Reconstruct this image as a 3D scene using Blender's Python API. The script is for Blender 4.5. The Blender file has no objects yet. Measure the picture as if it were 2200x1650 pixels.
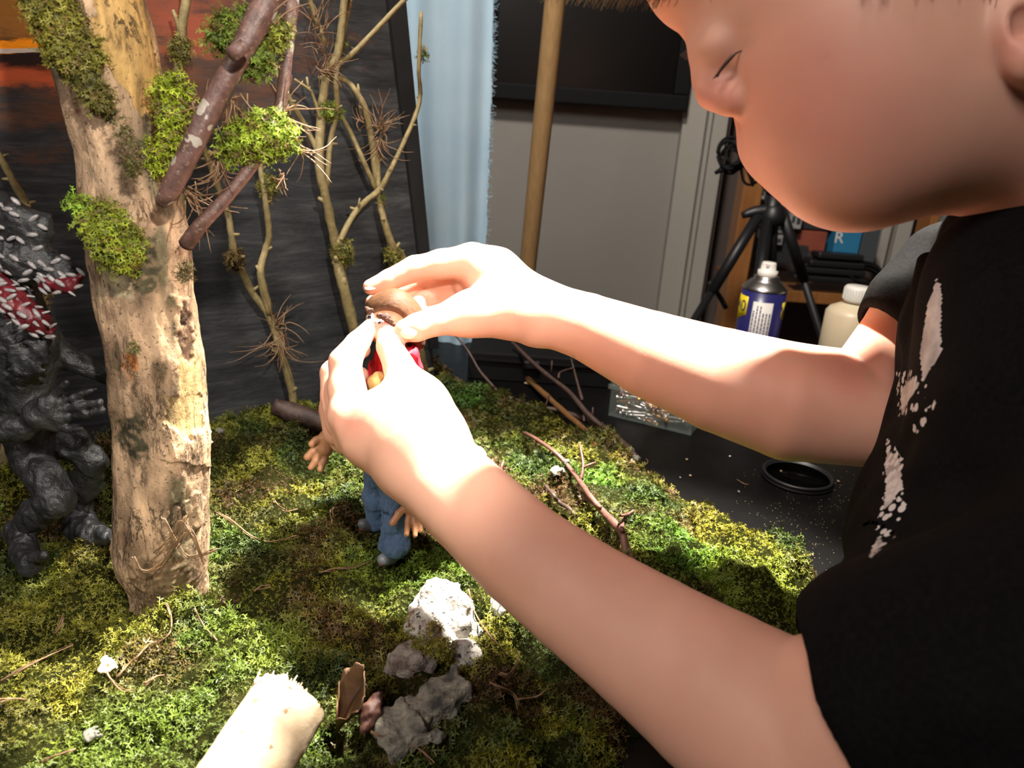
import bpy, math, random
import numpy as np
from mathutils import Vector, Matrix
random.seed(7); rng = np.random.default_rng(11)
C = bpy.context.scene.collection
H = .31; FP = 1650.
# ------------------------------------------------------------------ camera frame: where things of the photo stand in the room
_th = math.radians(20); _a = math.radians(4)
CF = np.array([0, math.cos(_th), -math.sin(_th)]); _U = np.array([0, math.sin(_th), math.cos(_th)]); _X = np.array([1., 0, 0])
CR = math.cos(_a)*_X + math.sin(_a)*_U; CU = -math.sin(_a)*_X + math.cos(_a)*_U
CAM = np.array([0, 0, H])
def ray(x, y): return CF + (x-1100)/FP*CR - (y-825)/FP*CU
def P(x, y, D): return CAM + D*ray(x, y)
def G(x, y, z=0.):
    d = ray(x, y); return CAM + d*((z-H)/d[2])
def VY(x, y, Y):
    d = ray(x, y); return CAM + d*(Y/d[1])
BO = np.array([-.204, .70, 0]); BA = math.radians(39)
BT = np.array([math.cos(BA), math.sin(BA), 0]); BN = np.array([math.sin(BA), -math.cos(BA), 0])
def BP(x, y, off=0.):
    d = ray(x, y); t = ((BO+BN*off-CAM) @ BN)/(d @ BN); return CAM + d*t
def proj(p):
    d = np.asarray(p)-CAM; D = d @ CF; return 1100+FP*(d @ CR)/D, 825-FP*(d @ CU)/D, D

# ------------------------------------------------------------------ materials
class NT:
    def __init__(s, name):
        s.m = bpy.data.materials.new(name); s.m.use_nodes = True; s.t = s.m.node_tree
        s.b = s.t.nodes['Principled BSDF']; s.out = s.t.nodes['Material Output']; s.tc = None
    def n(s, ty, **kw):
        nd = s.t.nodes.new(ty)
        for k, v in kw.items():
            if k.startswith('_'): setattr(nd, k[1:], v)
            else:
                nd.inputs[k.replace('__', ' ')].default_value = v
        return nd
    def l(s, a, b): s.t.links.new(a, b)
    def obj(s):
        if not s.tc: s.tc = s.n('ShaderNodeTexCoord')
        return s.tc.outputs['Object']
    def mapped(s, scale=(1, 1, 1), rot=(0, 0, 0)):
        m = s.n('ShaderNodeMapping'); m.inputs['Scale'].default_value = scale; m.inputs['Rotation'].default_value = rot
        s.l(s.obj(), m.inputs[0]); return m.outputs[0]
    def noise(s, scale, detail=4, rough=.6, vec=None, dist=0):
        nd = s.n('ShaderNodeTexNoise', Scale=scale, Detail=detail, Roughness=rough, Distortion=dist)
        s.l(vec if vec is not None else s.obj(), nd.inputs['Vector']); return nd.outputs['Fac']
    def ramp(s, fac, stops):
        r = s.n('ShaderNodeValToRGB'); e = r.color_ramp.elements
        while len(e) < len(stops): e.new(.5)
        for i, (p, c) in enumerate(stops):
            e[i].position = p; e[i].color = (*c, 1) if len(c) == 3 else c
        s.l(fac, r.inputs[0]); return r.outputs[0]
    def mix(s, fac, a, b, mode='MIX'):
        m = s.n('ShaderNodeMix'); m.data_type = 'RGBA'; m.blend_type = mode
        for v, i in ((fac, 0), (a, 6), (b, 7)):
            if isinstance(v, (int, float)): m.inputs[i].default_value = v
            elif isinstance(v, tuple): m.inputs[i].default_value = (*v, 1)
            else: s.l(v, m.inputs[i])
        return m.outputs[2]
    def math(s, op, a, b=0., clamp=False):
        m = s.n('ShaderNodeMath'); m.operation = op; m.use_clamp = clamp
        for v, i in ((a, 0), (b, 1)):
            if isinstance(v, (int, float)): m.inputs[i].default_value = v
            else: s.l(v, m.inputs[i])
        return m.outputs[0]
    def attr(s, name, out='Color'):
        a = s.n('ShaderNodeAttribute'); a.attribute_name = name; return a.outputs[out]
    def col(s, c):
        if isinstance(c, tuple): s.b.inputs['Base Color'].default_value = (*c, 1)
        else: s.l(c, s.b.inputs['Base Color'])
    def bump(s, h, strength=.5, dist=.001):
        b = s.n('ShaderNodeBump', Strength=strength, Distance=dist); s.l(h, b.inputs['Height']); s.l(b.outputs[0], s.b.inputs['Normal'])
    def set(s, **kw):
        for k, v in kw.items(): s.b.inputs[k.replace('__', ' ')].default_value = v
        return s.m
M = {}
def simple(name, c, rough=.5, c2=None, scale=60, bump=0, bscale=None, bd=.001, **kw):
    t = NT(name)
    if c2 is not None: t.col(t.ramp(t.noise(scale, 5), [(.3, c), (.7, c2)]))
    else: t.col(c)
    if bump: t.bump(t.noise(bscale or scale, 6), bump, bd)
    M[name] = t.set(Roughness=rough, **kw); return M[name]

def build_materials():
    t = NT('skin')
    n1 = t.noise(18, 3, .5); c = t.ramp(n1, [(.35, (.63, .335, .24)), (.7, (.71, .405, .30))])
    t.col(t.mix(t.attr('flush', 'Fac'), c, (.62, .20, .15)))
    t.bump(t.noise(700, 3, .6), .12, .0004)
    M['skin'] = t.set(Roughness=.5, Subsurface__Weight=.55, Subsurface__Radius=(1., .42, .27), Subsurface__Scale=.0055, Specular__IOR__Level=.3)
    simple('nail', (.75, .42, .34), .28, Subsurface__Weight=.3, Subsurface__Scale=.002)
    t = NT('shirt_black')
    nz = t.noise(500, 3)
    v = t.n('ShaderNodeTexVoronoi', Scale=230.); t.l(t.obj(), v.inputs['Vector'])
    dots = t.math('LESS_THAN', v.outputs['Distance'], .42)
    pr = t.attr('print', 'Fac'); pd = t.attr('print_dots', 'Fac')
    lum = t.ramp(t.noise(60, 4), [(.35, (.30, .28, .27)), (.65, (.62, .60, .58))])
    base = t.ramp(nz, [(.3, (.0035, .0035, .0037)), (.7, (.0072, .0068, .0068))])
    m1 = t.mix(t.math('GREATER_THAN', pr, .5), base, lum)
    m2 = t.mix(t.math('MULTIPLY', t.math('GREATER_THAN', pd, .5), dots), m1, (.62, .60, .58))
    t.col(m2); t.bump(nz, .25, .0006)
    M['shirt_black'] = t.set(Roughness=.85, Specular__IOR__Level=.05)
    simple('hair_brown', (.10, .065, .03), .45, (.20, .15, .07), 300)
    simple('lash', (.06, .035, .025), .5)
    simple('eye_wet', (.55, .5, .46), .05)
    # moss
    t = NT('moss')
    t.col(t.mix(1., t.attr('Col'), t.ramp(t.noise(90, 4), [(.3, (.7, .7, .7)), (.7, (1.25, 1.2, 1.)) ]), 'MULTIPLY'))
    M['moss'] = t.set(Roughness=.55, Specular__IOR__Level=.3, Subsurface__Weight=.0)
    t = NT('moss_base')
    t.col(t.ramp(t.noise(70, 5), [(.3, (.007, .008, .003)), (.7, (.026, .027, .007))]))
    t.bump(t.noise(400, 5), 1., .003)
    M['moss_base'] = t.set(Roughness=1., Specular__IOR__Level=0.)
    # table
    t = NT('table_black')
    sc = t.noise(260, 5, .7)
    t.col(t.ramp(t.noise(7, 5, .65), [(.35, (.0018, .0018, .002)), (.75, (.0055, .005, .0048))]))
    t.l(t.ramp(t.noise(12, 6, .7), [(.3, (.28,)*3), (.7, (.5,)*3)]), t.b.inputs['Roughness'])
    t.bump(sc, .06, .0005)
    M['table_black'] = t.set(Specular__IOR__Level=.13)
    # backdrop: dark painted board with a burning sky at its upper corner
    t = NT('backdrop_paint')
    v = t.mapped((4, 1, 20), (0, .05, 0)); st = t.noise(3., 8, .72, v, .8); st2 = t.noise(11., 6, .75, t.mapped((2.6, 1, 22), (0, .04, 0)), .6)
    base = t.ramp(t.math('ADD', t.math('MULTIPLY', st, .65), t.math('MULTIPLY', st2, .35)), [(.36, (.016, .017, .019)), (.50, (.033, .0345, .037)), (.66, (.072, .073, .075))])
    sep = t.n('ShaderNodeSeparateXYZ'); t.l(t.obj(), sep.inputs[0])
    def blob(cur, px, py, rx, rz, col, sharp=.45, namp=1.1, s=6., slope=0., mp=(3.5, 1, 11)):
        p = BP(px, py) - BO; s0 = float(p @ BT); z0 = float(p[2])
        a = t.math('DIVIDE', t.math('SUBTRACT', sep.outputs[0], s0), rx); b = t.math('DIVIDE', t.math('SUBTRACT', t.math('SUBTRACT', sep.outputs[2], z0), t.math('MULTIPLY', t.math('SUBTRACT', sep.outputs[0], s0), slope)), rz)
        d = t.math('SQRT', t.math('ADD', t.math('MULTIPLY', a, a), t.math('MULTIPLY', b, b)))
        nz = t.math('MULTIPLY', t.math('SUBTRACT', t.noise(s, 7, .7, t.mapped(mp)), .5), namp*2)
        f = t.math('MULTIPLY', t.math('SUBTRACT', 1.1, t.math('ADD', d, nz)), 1/sharp, True)
        return t.mix(f, cur, col)
    c = blob(base, 150, 60, .19, .085, (.10, .045, .026), .7, 1.6)
    c = blob(c, 60, 20, .10, .030, (.30, .13, .03), .6)
    c = blob(c, 390, 25, .05, .035, (.17, .055, .034), .8, 1.8)
    c = blob(c, 50, 150, .06, .014, (.42, .085, .032), .6, 1.5)
    c = blob(c, 410, 70, .03, .022, (.22, .06, .035), .6, 1.6)
    c = blob(c, 60, 118, .09, .010, (.022, .012, .010), .5)
    c = blob(c, 30, 99, .052, .0042, (.95, .30, .012), .35, .9, 9, .17, (9, 1, 26))
    c = blob(c, 20, 109, .04, .0016, (.55, .48, .43), .35, .9, 9, .12, (9, 1, 40))
    t.col(t.mix(1., c, (.6, .6, .6), 'MULTIPLY') if 0 else c); t.bump(st2, .25, .002)
    M['backdrop_paint'] = t.set(Roughness=.75, Specular__IOR__Level=.1)
    simple('black_edge', (.0025, .0025, .0028), .9)
    t = NT('cloth_blue')
    w = t.n('ShaderNodeTexWave', Scale=900., Distortion=1.); t.l(t.obj(), w.inputs['Vector'])
    t.col(t.ramp(t.noise(9, 4), [(.3, (.30, .44, .56)), (.7, (.38, .52, .62))])); t.bump(w.outputs['Fac'], .2, .0005)
    M['cloth_blue'] = t.set(Roughness=.85)
    simple('wall_grey', (.22, .205, .185), .7, (.25, .235, .21), 2.)
    simple('trim_grey', (.30, .285, .25), .5, (.33, .31, .275), 2.)
    simple('wall_brown', (.060, .042, .036), .7, (.075, .055, .047), 3.)
    simple('frame_black', (.0025, .0025, .0025), .6, Specular__IOR__Level=.15)
    t = NT('glass_dark'); t.col((.002, .0017, .0017)); M['glass_dark'] = t.set(Roughness=.3, Specular__IOR__Level=.2)
    t = NT('pole_wood'); t.col(t.ramp(t.noise(4, 5, .6, t.mapped((60, 60, 2))), [(.3, (.27, .165, .07)), (.7, (.37, .235, .105))])); M['pole_wood'] = t.set(Roughness=.5)
    t = NT('orange_wood'); t.col(t.ramp(t.noise(4, 5, .6, t.mapped((30, 30, 2))), [(.3, (.20, .075, .02)), (.7, (.30, .125, .035))])); M['orange_wood'] = t.set(Roughness=.45)
    simple('floor_wood', (.05, .035, .025), .5, (.08, .055, .04), 5)
    simple('ceiling_paint', (.4, .38, .35), .8)
    simple('plastic_black', (.008, .008, .009), .45)
    simple('rubber_black', (.004, .004, .004), .7, Specular__IOR__Level=.15)
    simple('metal_silver', (.55, .53, .50), .3, Metallic=1.)
    simple('can_blue', (.018, .017, .10), .3); simple('can_yellow', (.72, .56, .01), .35); simple('can_red', (.55, .03, .03), .35)
    simple('label_white', (.62, .60, .55), .5); simple('ink_violet', (.14, .12, .24), .5); simple('ink_dark', (.03, .03, .035), .6)
    simple('nozzle_white', (.75, .72, .66), .4, Subsurface__Weight=.2, Subsurface__Scale=.004)
    simple('glue_cream', (.62, .52, .36), .4, Subsurface__Weight=.3, Subsurface__Scale=.01)
    simple('carton_grey', (.22, .21, .20), .7, (.34, .33, .31), 40); simple('carton_red', (.17, .03, .02), .6, (.24, .06, .03), 12); simple('carton_blue', (.02, .16, .30), .5)
    simple('carton_dark', (.02, .02, .022), .6); simple('carton_slate', (.045, .055, .06), .6)
    # wood / bark
    t = NT('bark')
    n1 = t.noise(60, 8, .7); f = t.noise(160, 6, .7, t.mapped((1, 1, .35)))
    c = t.mix(.85, t.attr('Col'), t.ramp(f, [(.3, (.45, .42, .40)), (.55, (1., 1., 1.)), (.75, (1.35, 1.28, 1.2))]), 'MULTIPLY')
    sp = t.math('GREATER_THAN', t.noise(420, 3, .6), .64)
    cr = t.noise(75, 7, .72, t.mapped((1, 1, .22)), .5); ck = t.ramp(t.math('ABSOLUTE', t.math('SUBTRACT', cr, .5)), [(.0, (1, 1, 1)), (.022, (0, 0, 0))]); gate = t.ramp(t.noise(26, 3), [(.45, (0, 0, 0)), (.6, (1, 1, 1))])
    ck = t.math('MULTIPLY', ck, gate); c = t.mix(t.math('MULTIPLY', ck, .8), c, (.05, .03, .018))
    t.col(t.mix(t.math('MULTIPLY', sp, .7), c, (.03, .02, .014)))
    t.bump(t.math('SUBTRACT', t.math('ADD', n1, f), t.math('MULTIPLY', ck, .7)), .9, .0018)
    M['bark'] = t.set(Roughness=.7, Specular__IOR__Level=.3)
    t = NT('branch_red')
    li = t.math('GREATER_THAN', t.noise(70, 3, .5), .605)
    c = t.ramp(t.noise(150, 5), [(.3, (.05, .024, .021)), (.7, (.15, .078, .062))])
    sp = t.math('GREATER_THAN', t.noise(500, 2, .5), .64)
    t.col(t.mix(t.math('MULTIPLY', sp, .5), t.mix(t.math('MULTIPLY', li, .85), c, (.34, .31, .26)), (.24, .17, .12)))
    t.bump(t.noise(300, 5), .6, .0008)
    M['branch_red'] = t.set(Roughness=.5)
    simple('twig_green', (.14, .11, .047), .65, (.28, .22, .095), 170, .6, 500, .0006)
    simple('twig_brown', (.03, .015, .012), .6, (.065, .035, .026), 200, .6, 500, .0005)
    simple('twig_red', (.075, .027, .018), .6, (.13, .055, .04), 150, .5, 500, .0005)
    simple('twig_orange', (.11, .046, .012), .6, (.17, .08, .022), 120, .5, 500, .0005)
    simple('lichen', (.09, .088, .07), .9, (.20, .19, .16), 500, .8, 600, .001)
    simple('straw', (.13, .066, .032), .6, (.24, .145, .075), 300)
    t = NT('pale_wood'); sp = t.math('GREATER_THAN', t.noise(150, 3, .5, t.mapped((1, .6, 1))), .66)
    t.col(t.mix(t.math('MULTIPLY', sp, .8), t.ramp(t.noise(70, 5), [(.3, (.60, .42, .25)), (.7, (.78, .62, .43))]), (.22, .10, .045))); t.bump(t.noise(260, 5), .5, .0008); M['pale_wood'] = t.set(Roughness=.75)
    simple('wood_core', (.45, .22, .09), .7, (.78, .55, .32), 160, 1., 260, .002)
    simple('flake', (.22, .155, .075), .7, (.30, .23, .13), 200)
    simple('rock_white', (.30, .27, .23), .8, (.82, .79, .74), 170, 1., 330, .004)
    t = NT('rock_white'); sp = t.math('GREATER_THAN', t.noise(330, 3, .5), .63)
    t.col(t.mix(t.math('MULTIPLY', sp, .93), t.ramp(t.noise(60, 6), [(.35, (.22, .19, .155)), (.65, (.62, .59, .54))]), (.02, .02, .02))); t.bump(t.noise(260, 6), 1., .003); M['rock_white'] = t.set(Roughness=.85)
    simple('rock_brown', (.09, .065, .055), .85, (.45, .38, .33), 150, 1., 330, .004)
    simple('stone_grey', (.04, .04, .038), .85, (.48, .44, .35), 75, 1., 300, .004)
    simple('leaf_dry', (.055, .028, .011), .6, (.15, .08, .036), 70, .5, 200, .001)
    simple('clay_black', (.006, .006, .0065), .36, (.034, .035, .037), 75, 1., 200, .0018)
    simple('clay_red', (.06, .004, .008), .35, (.15, .010, .016), 90, .6, 200, .001)
    simple('clay_grain', (.13, .12, .12), .4, (.34, .32, .32), 300)
    simple('doll_skin', (.36, .17, .08), .45, (.44, .22, .11), 80, Subsurface__Weight=.15, Subsurface__Scale=.002)
    t = NT('doll_hair'); t.col(t.ramp(t.noise(6, 4, .6, t.mapped((40, 140, 40))), [(.3, (.055, .024, .011)), (.7, (.10, .046, .022))]))
    t.bump(t.noise(5, 3, .5, t.mapped((60, 260, 60))), .5, .0006); M['doll_hair'] = t.set(Roughness=.6, Specular__IOR__Level=.2)
    simple('doll_brow', (.045, .014, .006), .7); simple('doll_white', (.40, .38, .36), .3); simple('doll_iris', (.01, .01, .015), .15)
    simple('hoodie_red', (.50, .006, .022), .75, (.62, .012, .035), 300, .4, 900, .0005)
    simple('shirt_tan', (.50, .34, .12), .7, (.60, .42, .17), 300, .4, 900, .0005)
    t = NT('denim'); wv = t.n('ShaderNodeTexWave', Scale=420., Distortion=4., Detail=3.); t.l(t.obj(), wv.inputs['Vector'])
    t.col(t.ramp(t.math('MULTIPLY', t.math('ADD', wv.outputs['Fac'], t.noise(900, 3)), .5), [(.3, (.018, .05, .12)), (.75, (.15, .25, .42))])); t.bump(wv.outputs['Fac'], .5, .0005)
    M['denim'] = t.set(Roughness=.85)
    simple('shoe_grey', (.06, .07, .08), .5, (.12, .135, .15), 200)
    t = NT('box_plastic'); t.col((.30, .36, .33)); t.bump(t.noise(120, 3), .3, .0006)
    M['box_plastic'] = t.set(Roughness=.3, Alpha=.10)
    simple('screw_gold', (.45, .28, .10), .35, Metallic=.9); simple('screw_zinc', (.52, .52, .50), .3, Metallic=.9); simple('screw_copper', (.50, .22, .15), .4, Metallic=.8)
    t = NT('filter_glass'); t.col((.55, .55, .55)); M['filter_glass'] = t.set(Roughness=.02, Transmission__Weight=1., IOR=1.05)
    simple('trouser_navy', (.02, .025, .05), .9); simple('lamp_metal', (.3, .3, .3), .4, Metallic=.8)
build_materials()

# ------------------------------------------------------------------ mesh helpers
def link(name, me, m, parent=None):
    o = bpy.data.objects.new(name, me); C.objects.link(o)
    if m is not None:
        for q in (m if isinstance(m, (list, tuple)) else [m]): me.materials.append(M[q] if isinstance(q, str) else q)
    if parent is not None:
        o.parent = parent; o.matrix_parent_inverse = Matrix.Translation(-Vector(parent.location)) if parent.type == 'EMPTY' else Matrix()
        if parent.type != 'EMPTY': o.matrix_parent_inverse = parent.matrix_basis.inverted()
    return o
def np_mesh(name, V, F, m, parent=None, smooth=True, attrs=None, fattr=None):
    V = np.ascontiguousarray(V, np.float32); F = np.ascontiguousarray(F, np.int32); k = F.shape[1]
    me = bpy.data.meshes.new(name); me.vertices.add(len(V)); me.vertices.foreach_set('co', V.ravel())
    me.loops.add(F.size); me.loops.foreach_set('vertex_index', F.ravel()); me.polygons.add(len(F))
    me.polygons.foreach_set('loop_start', np.arange(0, F.size, k, dtype=np.int32))
    me.polygons.foreach_set('loop_total', np.full(len(F), k, np.int32))
    me.update(calc_edges=True)
    if smooth: me.polygons.foreach_set('use_smooth', np.ones(len(F), bool))
    for an, av in (attrs or {}).items():
        if av.ndim == 2:
            a = me.color_attributes.new(an, 'FLOAT_COLOR', 'POINT'); c = np.ones((len(V), 4), np.float32); c[:, :3] = av; a.data.foreach_set('color', c.ravel())
        else:
            a = me.attributes.new(an, 'FLOAT', 'POINT'); a.data.foreach_set('value', av.astype(np.float32))
    me.validate()
    return link(name, me, m, parent)
class MB:
    def __init__(s): s.v = []; s.f = []; s.mi = []; s.sm = []
    def add(s, vs, fs, mi=0, smooth=True):
        n = len(s.v); s.v += [tuple(map(float, v)) for v in vs]; s.f += [tuple(n+i for i in f) for f in fs]; s.mi += [mi]*len(fs); s.sm += [smooth]*len(fs)
    def build(s, name, m, parent=None, bevel=0):
        me = bpy.data.meshes.new(name); me.from_pydata(s.v, [], s.f); me.update()
        me.polygons.foreach_set('material_index', s.mi); me.polygons.foreach_set('use_smooth', s.sm)
        o = link(name, me, m, parent)
        if bevel:
            b = o.modifiers.new('bevel', 'BEVEL'); b.width = bevel; b.segments = 2; b.limit_method = 'ANGLE'
        return o
    def box(s, c, size, ax=None, mi=0):
        c = np.array(c, float); h = np.array(size)/2
        A = np.eye(3) if ax is None else np.array(ax, float)
        vs = [c + (A.T @ (h*np.array([i, j, k]))) for i in (-1, 1) for j in (-1, 1) for k in (-1, 1)]
        s.add(vs, [(0, 1, 3, 2), (4, 6, 7, 5), (0, 4, 5, 1), (2, 3, 7, 6), (0, 2, 6, 4), (1, 5, 7, 3)], mi, False)
    def tube(s, pts, rad, seg=8, mi=0, caps=True, bump=0., smoothing=3):
        pts = np.array(pts, float); n = len(pts)
        rad = np.full(n, rad, float) if np.isscalar(rad) else np.array(rad, float)
        if smoothing > 1 and n > 2:
            pp = np.vstack([2*pts[0]-pts[1], pts, 2*pts[-1]-pts[-2]]); out = []; ro = []
            for i in range(n-1):
                p0, p1, p2, p3 = pp[i:i+4]
                for j in range(smoothing):
                    t = j/smoothing
                    out.append(.5*((2*p1)+(-p0+p2)*t+(2*p0-5*p1+4*p2-p3)*t*t+(-p0+3*p1-3*p2+p3)*t**3)); ro.append(rad[i]*(1-t)+rad[i+1]*t)
            out.append(pts[-1]); ro.append(rad[-1]); pts = np.array(out); rad = np.array(ro); n = len(pts)
        T = np.gradient(pts, axis=0); T /= np.linalg.norm(T, axis=1)[:, None]+1e-12
        up = np.array([0, 0, 1.]) if abs(T[0][2]) < .9 else np.array([1., 0, 0])
        vs = []; fs = []; a = np.arange(seg)*2*math.pi/seg
        N = np.cross(T[0], up); N /= np.linalg.norm(N)
        for i in range(n):
            N = N-T[i]*(N @ T[i]); N /= np.linalg.norm(N)+1e-12; B = np.cross(T[i], N)
            r = rad[i]*(1+bump*rng.normal(size=seg)) if bump else rad[i]*np.ones(seg)
            vs += list(pts[i]+(np.cos(a)*r)[:, None]*N+(np.sin(a)*r)[:, None]*B)
        for i in range(n-1):
            for j in range(seg): fs.append((i*seg+j, i*seg+(j+1) % seg, (i+1)*seg+(j+1) % seg, (i+1)*seg+j))
        if caps: fs.append(tuple(range(seg))[::-1]); fs.append(tuple((n-1)*seg+j for j in range(seg)))
        s.add(vs, fs, mi)
    def lathe(s, prof, c, ax=(0, 0, 1), seg=32, mi=0):
        ax = Vector(ax).normalized(); u = ax.orthogonal().normalized(); w = ax.cross(u); c = Vector(c); vs = []; fs = []
        for r, z in prof:
            for j in range(seg):
                a = 2*math.pi*j/seg; vs.append(c+ax*z+(u*math.cos(a)+w*math.sin(a))*r)
        for i in range(len(prof)-1):
            for j in range(seg): fs.append((i*seg+j, i*seg+(j+1) % seg, (i+1)*seg+(j+1) % seg, (i+1)*seg+j))
        fs.append(tuple(range(seg))[::-1]); fs.append(tuple((len(prof)-1)*seg+j for j in range(seg)))
        s.add(vs, fs, mi)
    def ball(s, c, r, ax=None, seg=12, mi=0):
        c = np.array(c, float); r = np.full(3, r, float) if np.isscalar(r) else np.array(r, float); A = np.eye(3) if ax is None else np.array(ax, float)
        vs = []; fs = []; nr = seg//2+1
        for i in range(nr):
            t = math.pi*i/(nr-1)
            for j in range(seg):
                p = 2*math.pi*j/seg; vs.append(c+A.T @ (r*np.array([math.sin(t)*math.cos(p), math.sin(t)*math.sin(p), math.cos(t)])))
        for i in range(nr-1):
            for j in range(seg): fs.append((i*seg+j, (i+1)*seg+j, (i+1)*seg+(j+1) % seg, i*seg+(j+1) % seg))
        s.add(vs, fs, mi)
def tag(o, label=None, cat=None, group=None, kind=None):
    if label: o['label'] = label
    if cat: o['category'] = cat
    if group: o['group'] = group
    if kind: o['kind'] = kind
    return o
def thing(name, loc, label, cat, group=None):
    o = bpy.data.objects.new(name, None); C.objects.link(o); o.location = Vector([float(q) for q in loc]); o.empty_display_size = .01
    return tag(o, label, cat, group)

# ------------------------------------------------------------------ signed distance bodies, meshed with sparse surface nets
class Fbm:
    def __init__(s, freq, oct=3, seed=1):
        r = np.random.default_rng(seed); s.k = []; 
        for o in range(oct):
            d = r.normal(size=(7, 3)); d /= np.linalg.norm(d, axis=1)[:, None]; s.k.append((d*freq*2**o*6.283*(.7+.6*r.random((7, 1))), r.random(7)*6.28, .5**o))
    def __call__(s, p):
        return sum((np.sin(p @ k.T + ph).sum(-1)/3.)*a for k, ph, a in s.k)
def prim(op, p):
    ty = op[0].lstrip('-')
    if ty == 'c':
        a, b, ra, rb = op[1:5]; ab = b-a; t = np.clip(((p-a) @ ab)/(ab @ ab+1e-12), 0, 1)
        return np.linalg.norm(p-(a+t[..., None]*ab), axis=-1)-(ra+(rb-ra)*t)
    if ty == 'e':
        c, R, rad = op[1:4]; q = (p-c) @ R.T; k0 = np.linalg.norm(q/rad, axis=-1); k1 = np.linalg.norm(q/rad**2, axis=-1)+1e-9
        return k0*(k0-1)/k1
    if ty == 'b':
        c, R, rad, rr = op[1:5]; q = np.abs((p-c) @ R.T)-rad+rr
        return np.linalg.norm(np.maximum(q, 0), axis=-1)+np.minimum(q.max(-1), 0)-rr
def fold(ops, p, pre=None):
    d = np.full(p.shape[:-1], 1.)
    for i, o in enumerate(ops):
        if o[0] == 'n': d = d-o[1]*o[2](p); continue
        if o[0] == 'p': d = np.maximum(d, (p-o[1]) @ o[2]); continue
        q = pre[i] if pre is not None else prim(o, p); k = o[-1]
        if o[0][0] == '-':
            h = np.maximum(k-np.abs(-q-d), 0)/k; d = np.maximum(d, -q)+h*h*k*.25
        else:
            h = np.maximum(k-np.abs(d-q), 0)/k; d = np.minimum(d, q)-h*h*k*.25
    return d
def sdf_mesh(ops, h):
    lo = np.full(3, 1e9); hi = -lo
    for o in ops:
        if o[0] == 'c': pts = [(o[1], o[3]), (o[2], o[4])]
        elif o[0] in 'eb': pts = [(o[1], float(np.linalg.norm(o[3]) if o[0] == 'b' else max(o[3])))]
        else: continue
        for c, r in pts: lo = np.minimum(lo, c-r); hi = np.maximum(hi, c+r)
    lo -= 4*h; hi += 4*h; nb = np.ceil((hi-lo)/(8*h)).astype(int)
    I = np.stack(np.meshgrid(*[np.arange(n) for n in nb], indexing='ij'), -1).reshape(-1, 3)
    cen = lo+(I+.5)*8*h; R = 8*h*.8661
    pre = [prim(o, cen) if o[0] not in 'np' else None for o in ops]
    d = fold(ops, cen, pre); amp = sum(abs(o[1])*1.5 for o in ops if o[0] == 'n')
    act = np.where(np.abs(d) < R*1.6+amp+.004)[0]
    g = np.stack(np.meshgrid(*[np.arange(9)]*3, indexing='ij'), -1).reshape(-1, 3)
    N = (nb*8+2); keys = []; pos = []; quads = []
    def key(c): return (c[..., 0].astype(np.int64)*N[1]+c[..., 1])*N[2]+c[..., 2]
    cg = np.stack(np.meshgrid(*[np.arange(8)]*3, indexing='ij'), -1)
    for bi in act:
        sub = [o for i, o in enumerate(ops) if o[0] in 'np' or pre[i][bi] < R*1.4+2*o[-1]+amp+.004]
        if not any(o[0] in 'ceb' for o in sub): continue
        b0 = I[bi]*8; p = lo+(b0+g)*h; v = fold(sub, p).reshape(9, 9, 9); s = v < 0
        if s.all() or not s.any(): continue
        acc = np.zeros((8, 8, 8, 3)); cnt = np.zeros((8, 8, 8))
        for ax in range(3):
            o1, o2 = [q for q in range(3) if q != ax]
            for e1 in (0, 1):
                for e2 in (0, 1):
                    sl = [None]*3; sl2 = [None]*3
                    sl[ax] = slice(0, 8); sl2[ax] = slice(1, 9); sl[o1] = sl2[o1] = slice(e1, 8+e1); sl[o2] = sl2[o2] = slice(e2, 8+e2)
                    a = v[tuple(sl)]; b = v[tuple(sl2)]; x = (a < 0) != (b < 0); t = np.where(x, a/np.where(x, a-b, 1), 0)
                    off = np.zeros(3); off[o1] = e1; off[o2] = e2
                    q = np.broadcast_to(off, (8, 8, 8, 3)).copy(); q[..., ax] = t
                    acc += q*x[..., None]; cnt += x
        m = cnt > 0; c = cg[m]+b0
        keys.append(key(c)); pos.append(lo+(c+acc[m]/cnt[m][:, None])*h)
        for ax in range(3):
            sl2 = [slice(0, 8)]*3; sl2[ax] = slice(1, 9); a = s[:8, :8, :8]; b = s[tuple(sl2)]; x = a != b
            if not x.any(): continue
            c = cg[x]+b0; u = np.zeros(3, int); w = np.zeros(3, int); u[(ax+1) % 3] = 1; w[(ax+2) % 3] = 1
            qd = np.stack([key(c-u-w), key(c-w), key(c), key(c-u)], -1); fl = ~a[x]; qd[fl] = qd[fl][:, ::-1]; quads.append(qd)
    keys = np.concatenate(keys); pos = np.concatenate(pos); quads = np.concatenate(quads)
    uk, ix = np.unique(keys, return_index=True); V = pos[ix]; j = np.searchsorted(uk, quads); j = np.clip(j, 0, len(uk)-1)
    ok = (uk[j] == quads).all(1); return V, j[ok]
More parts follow.
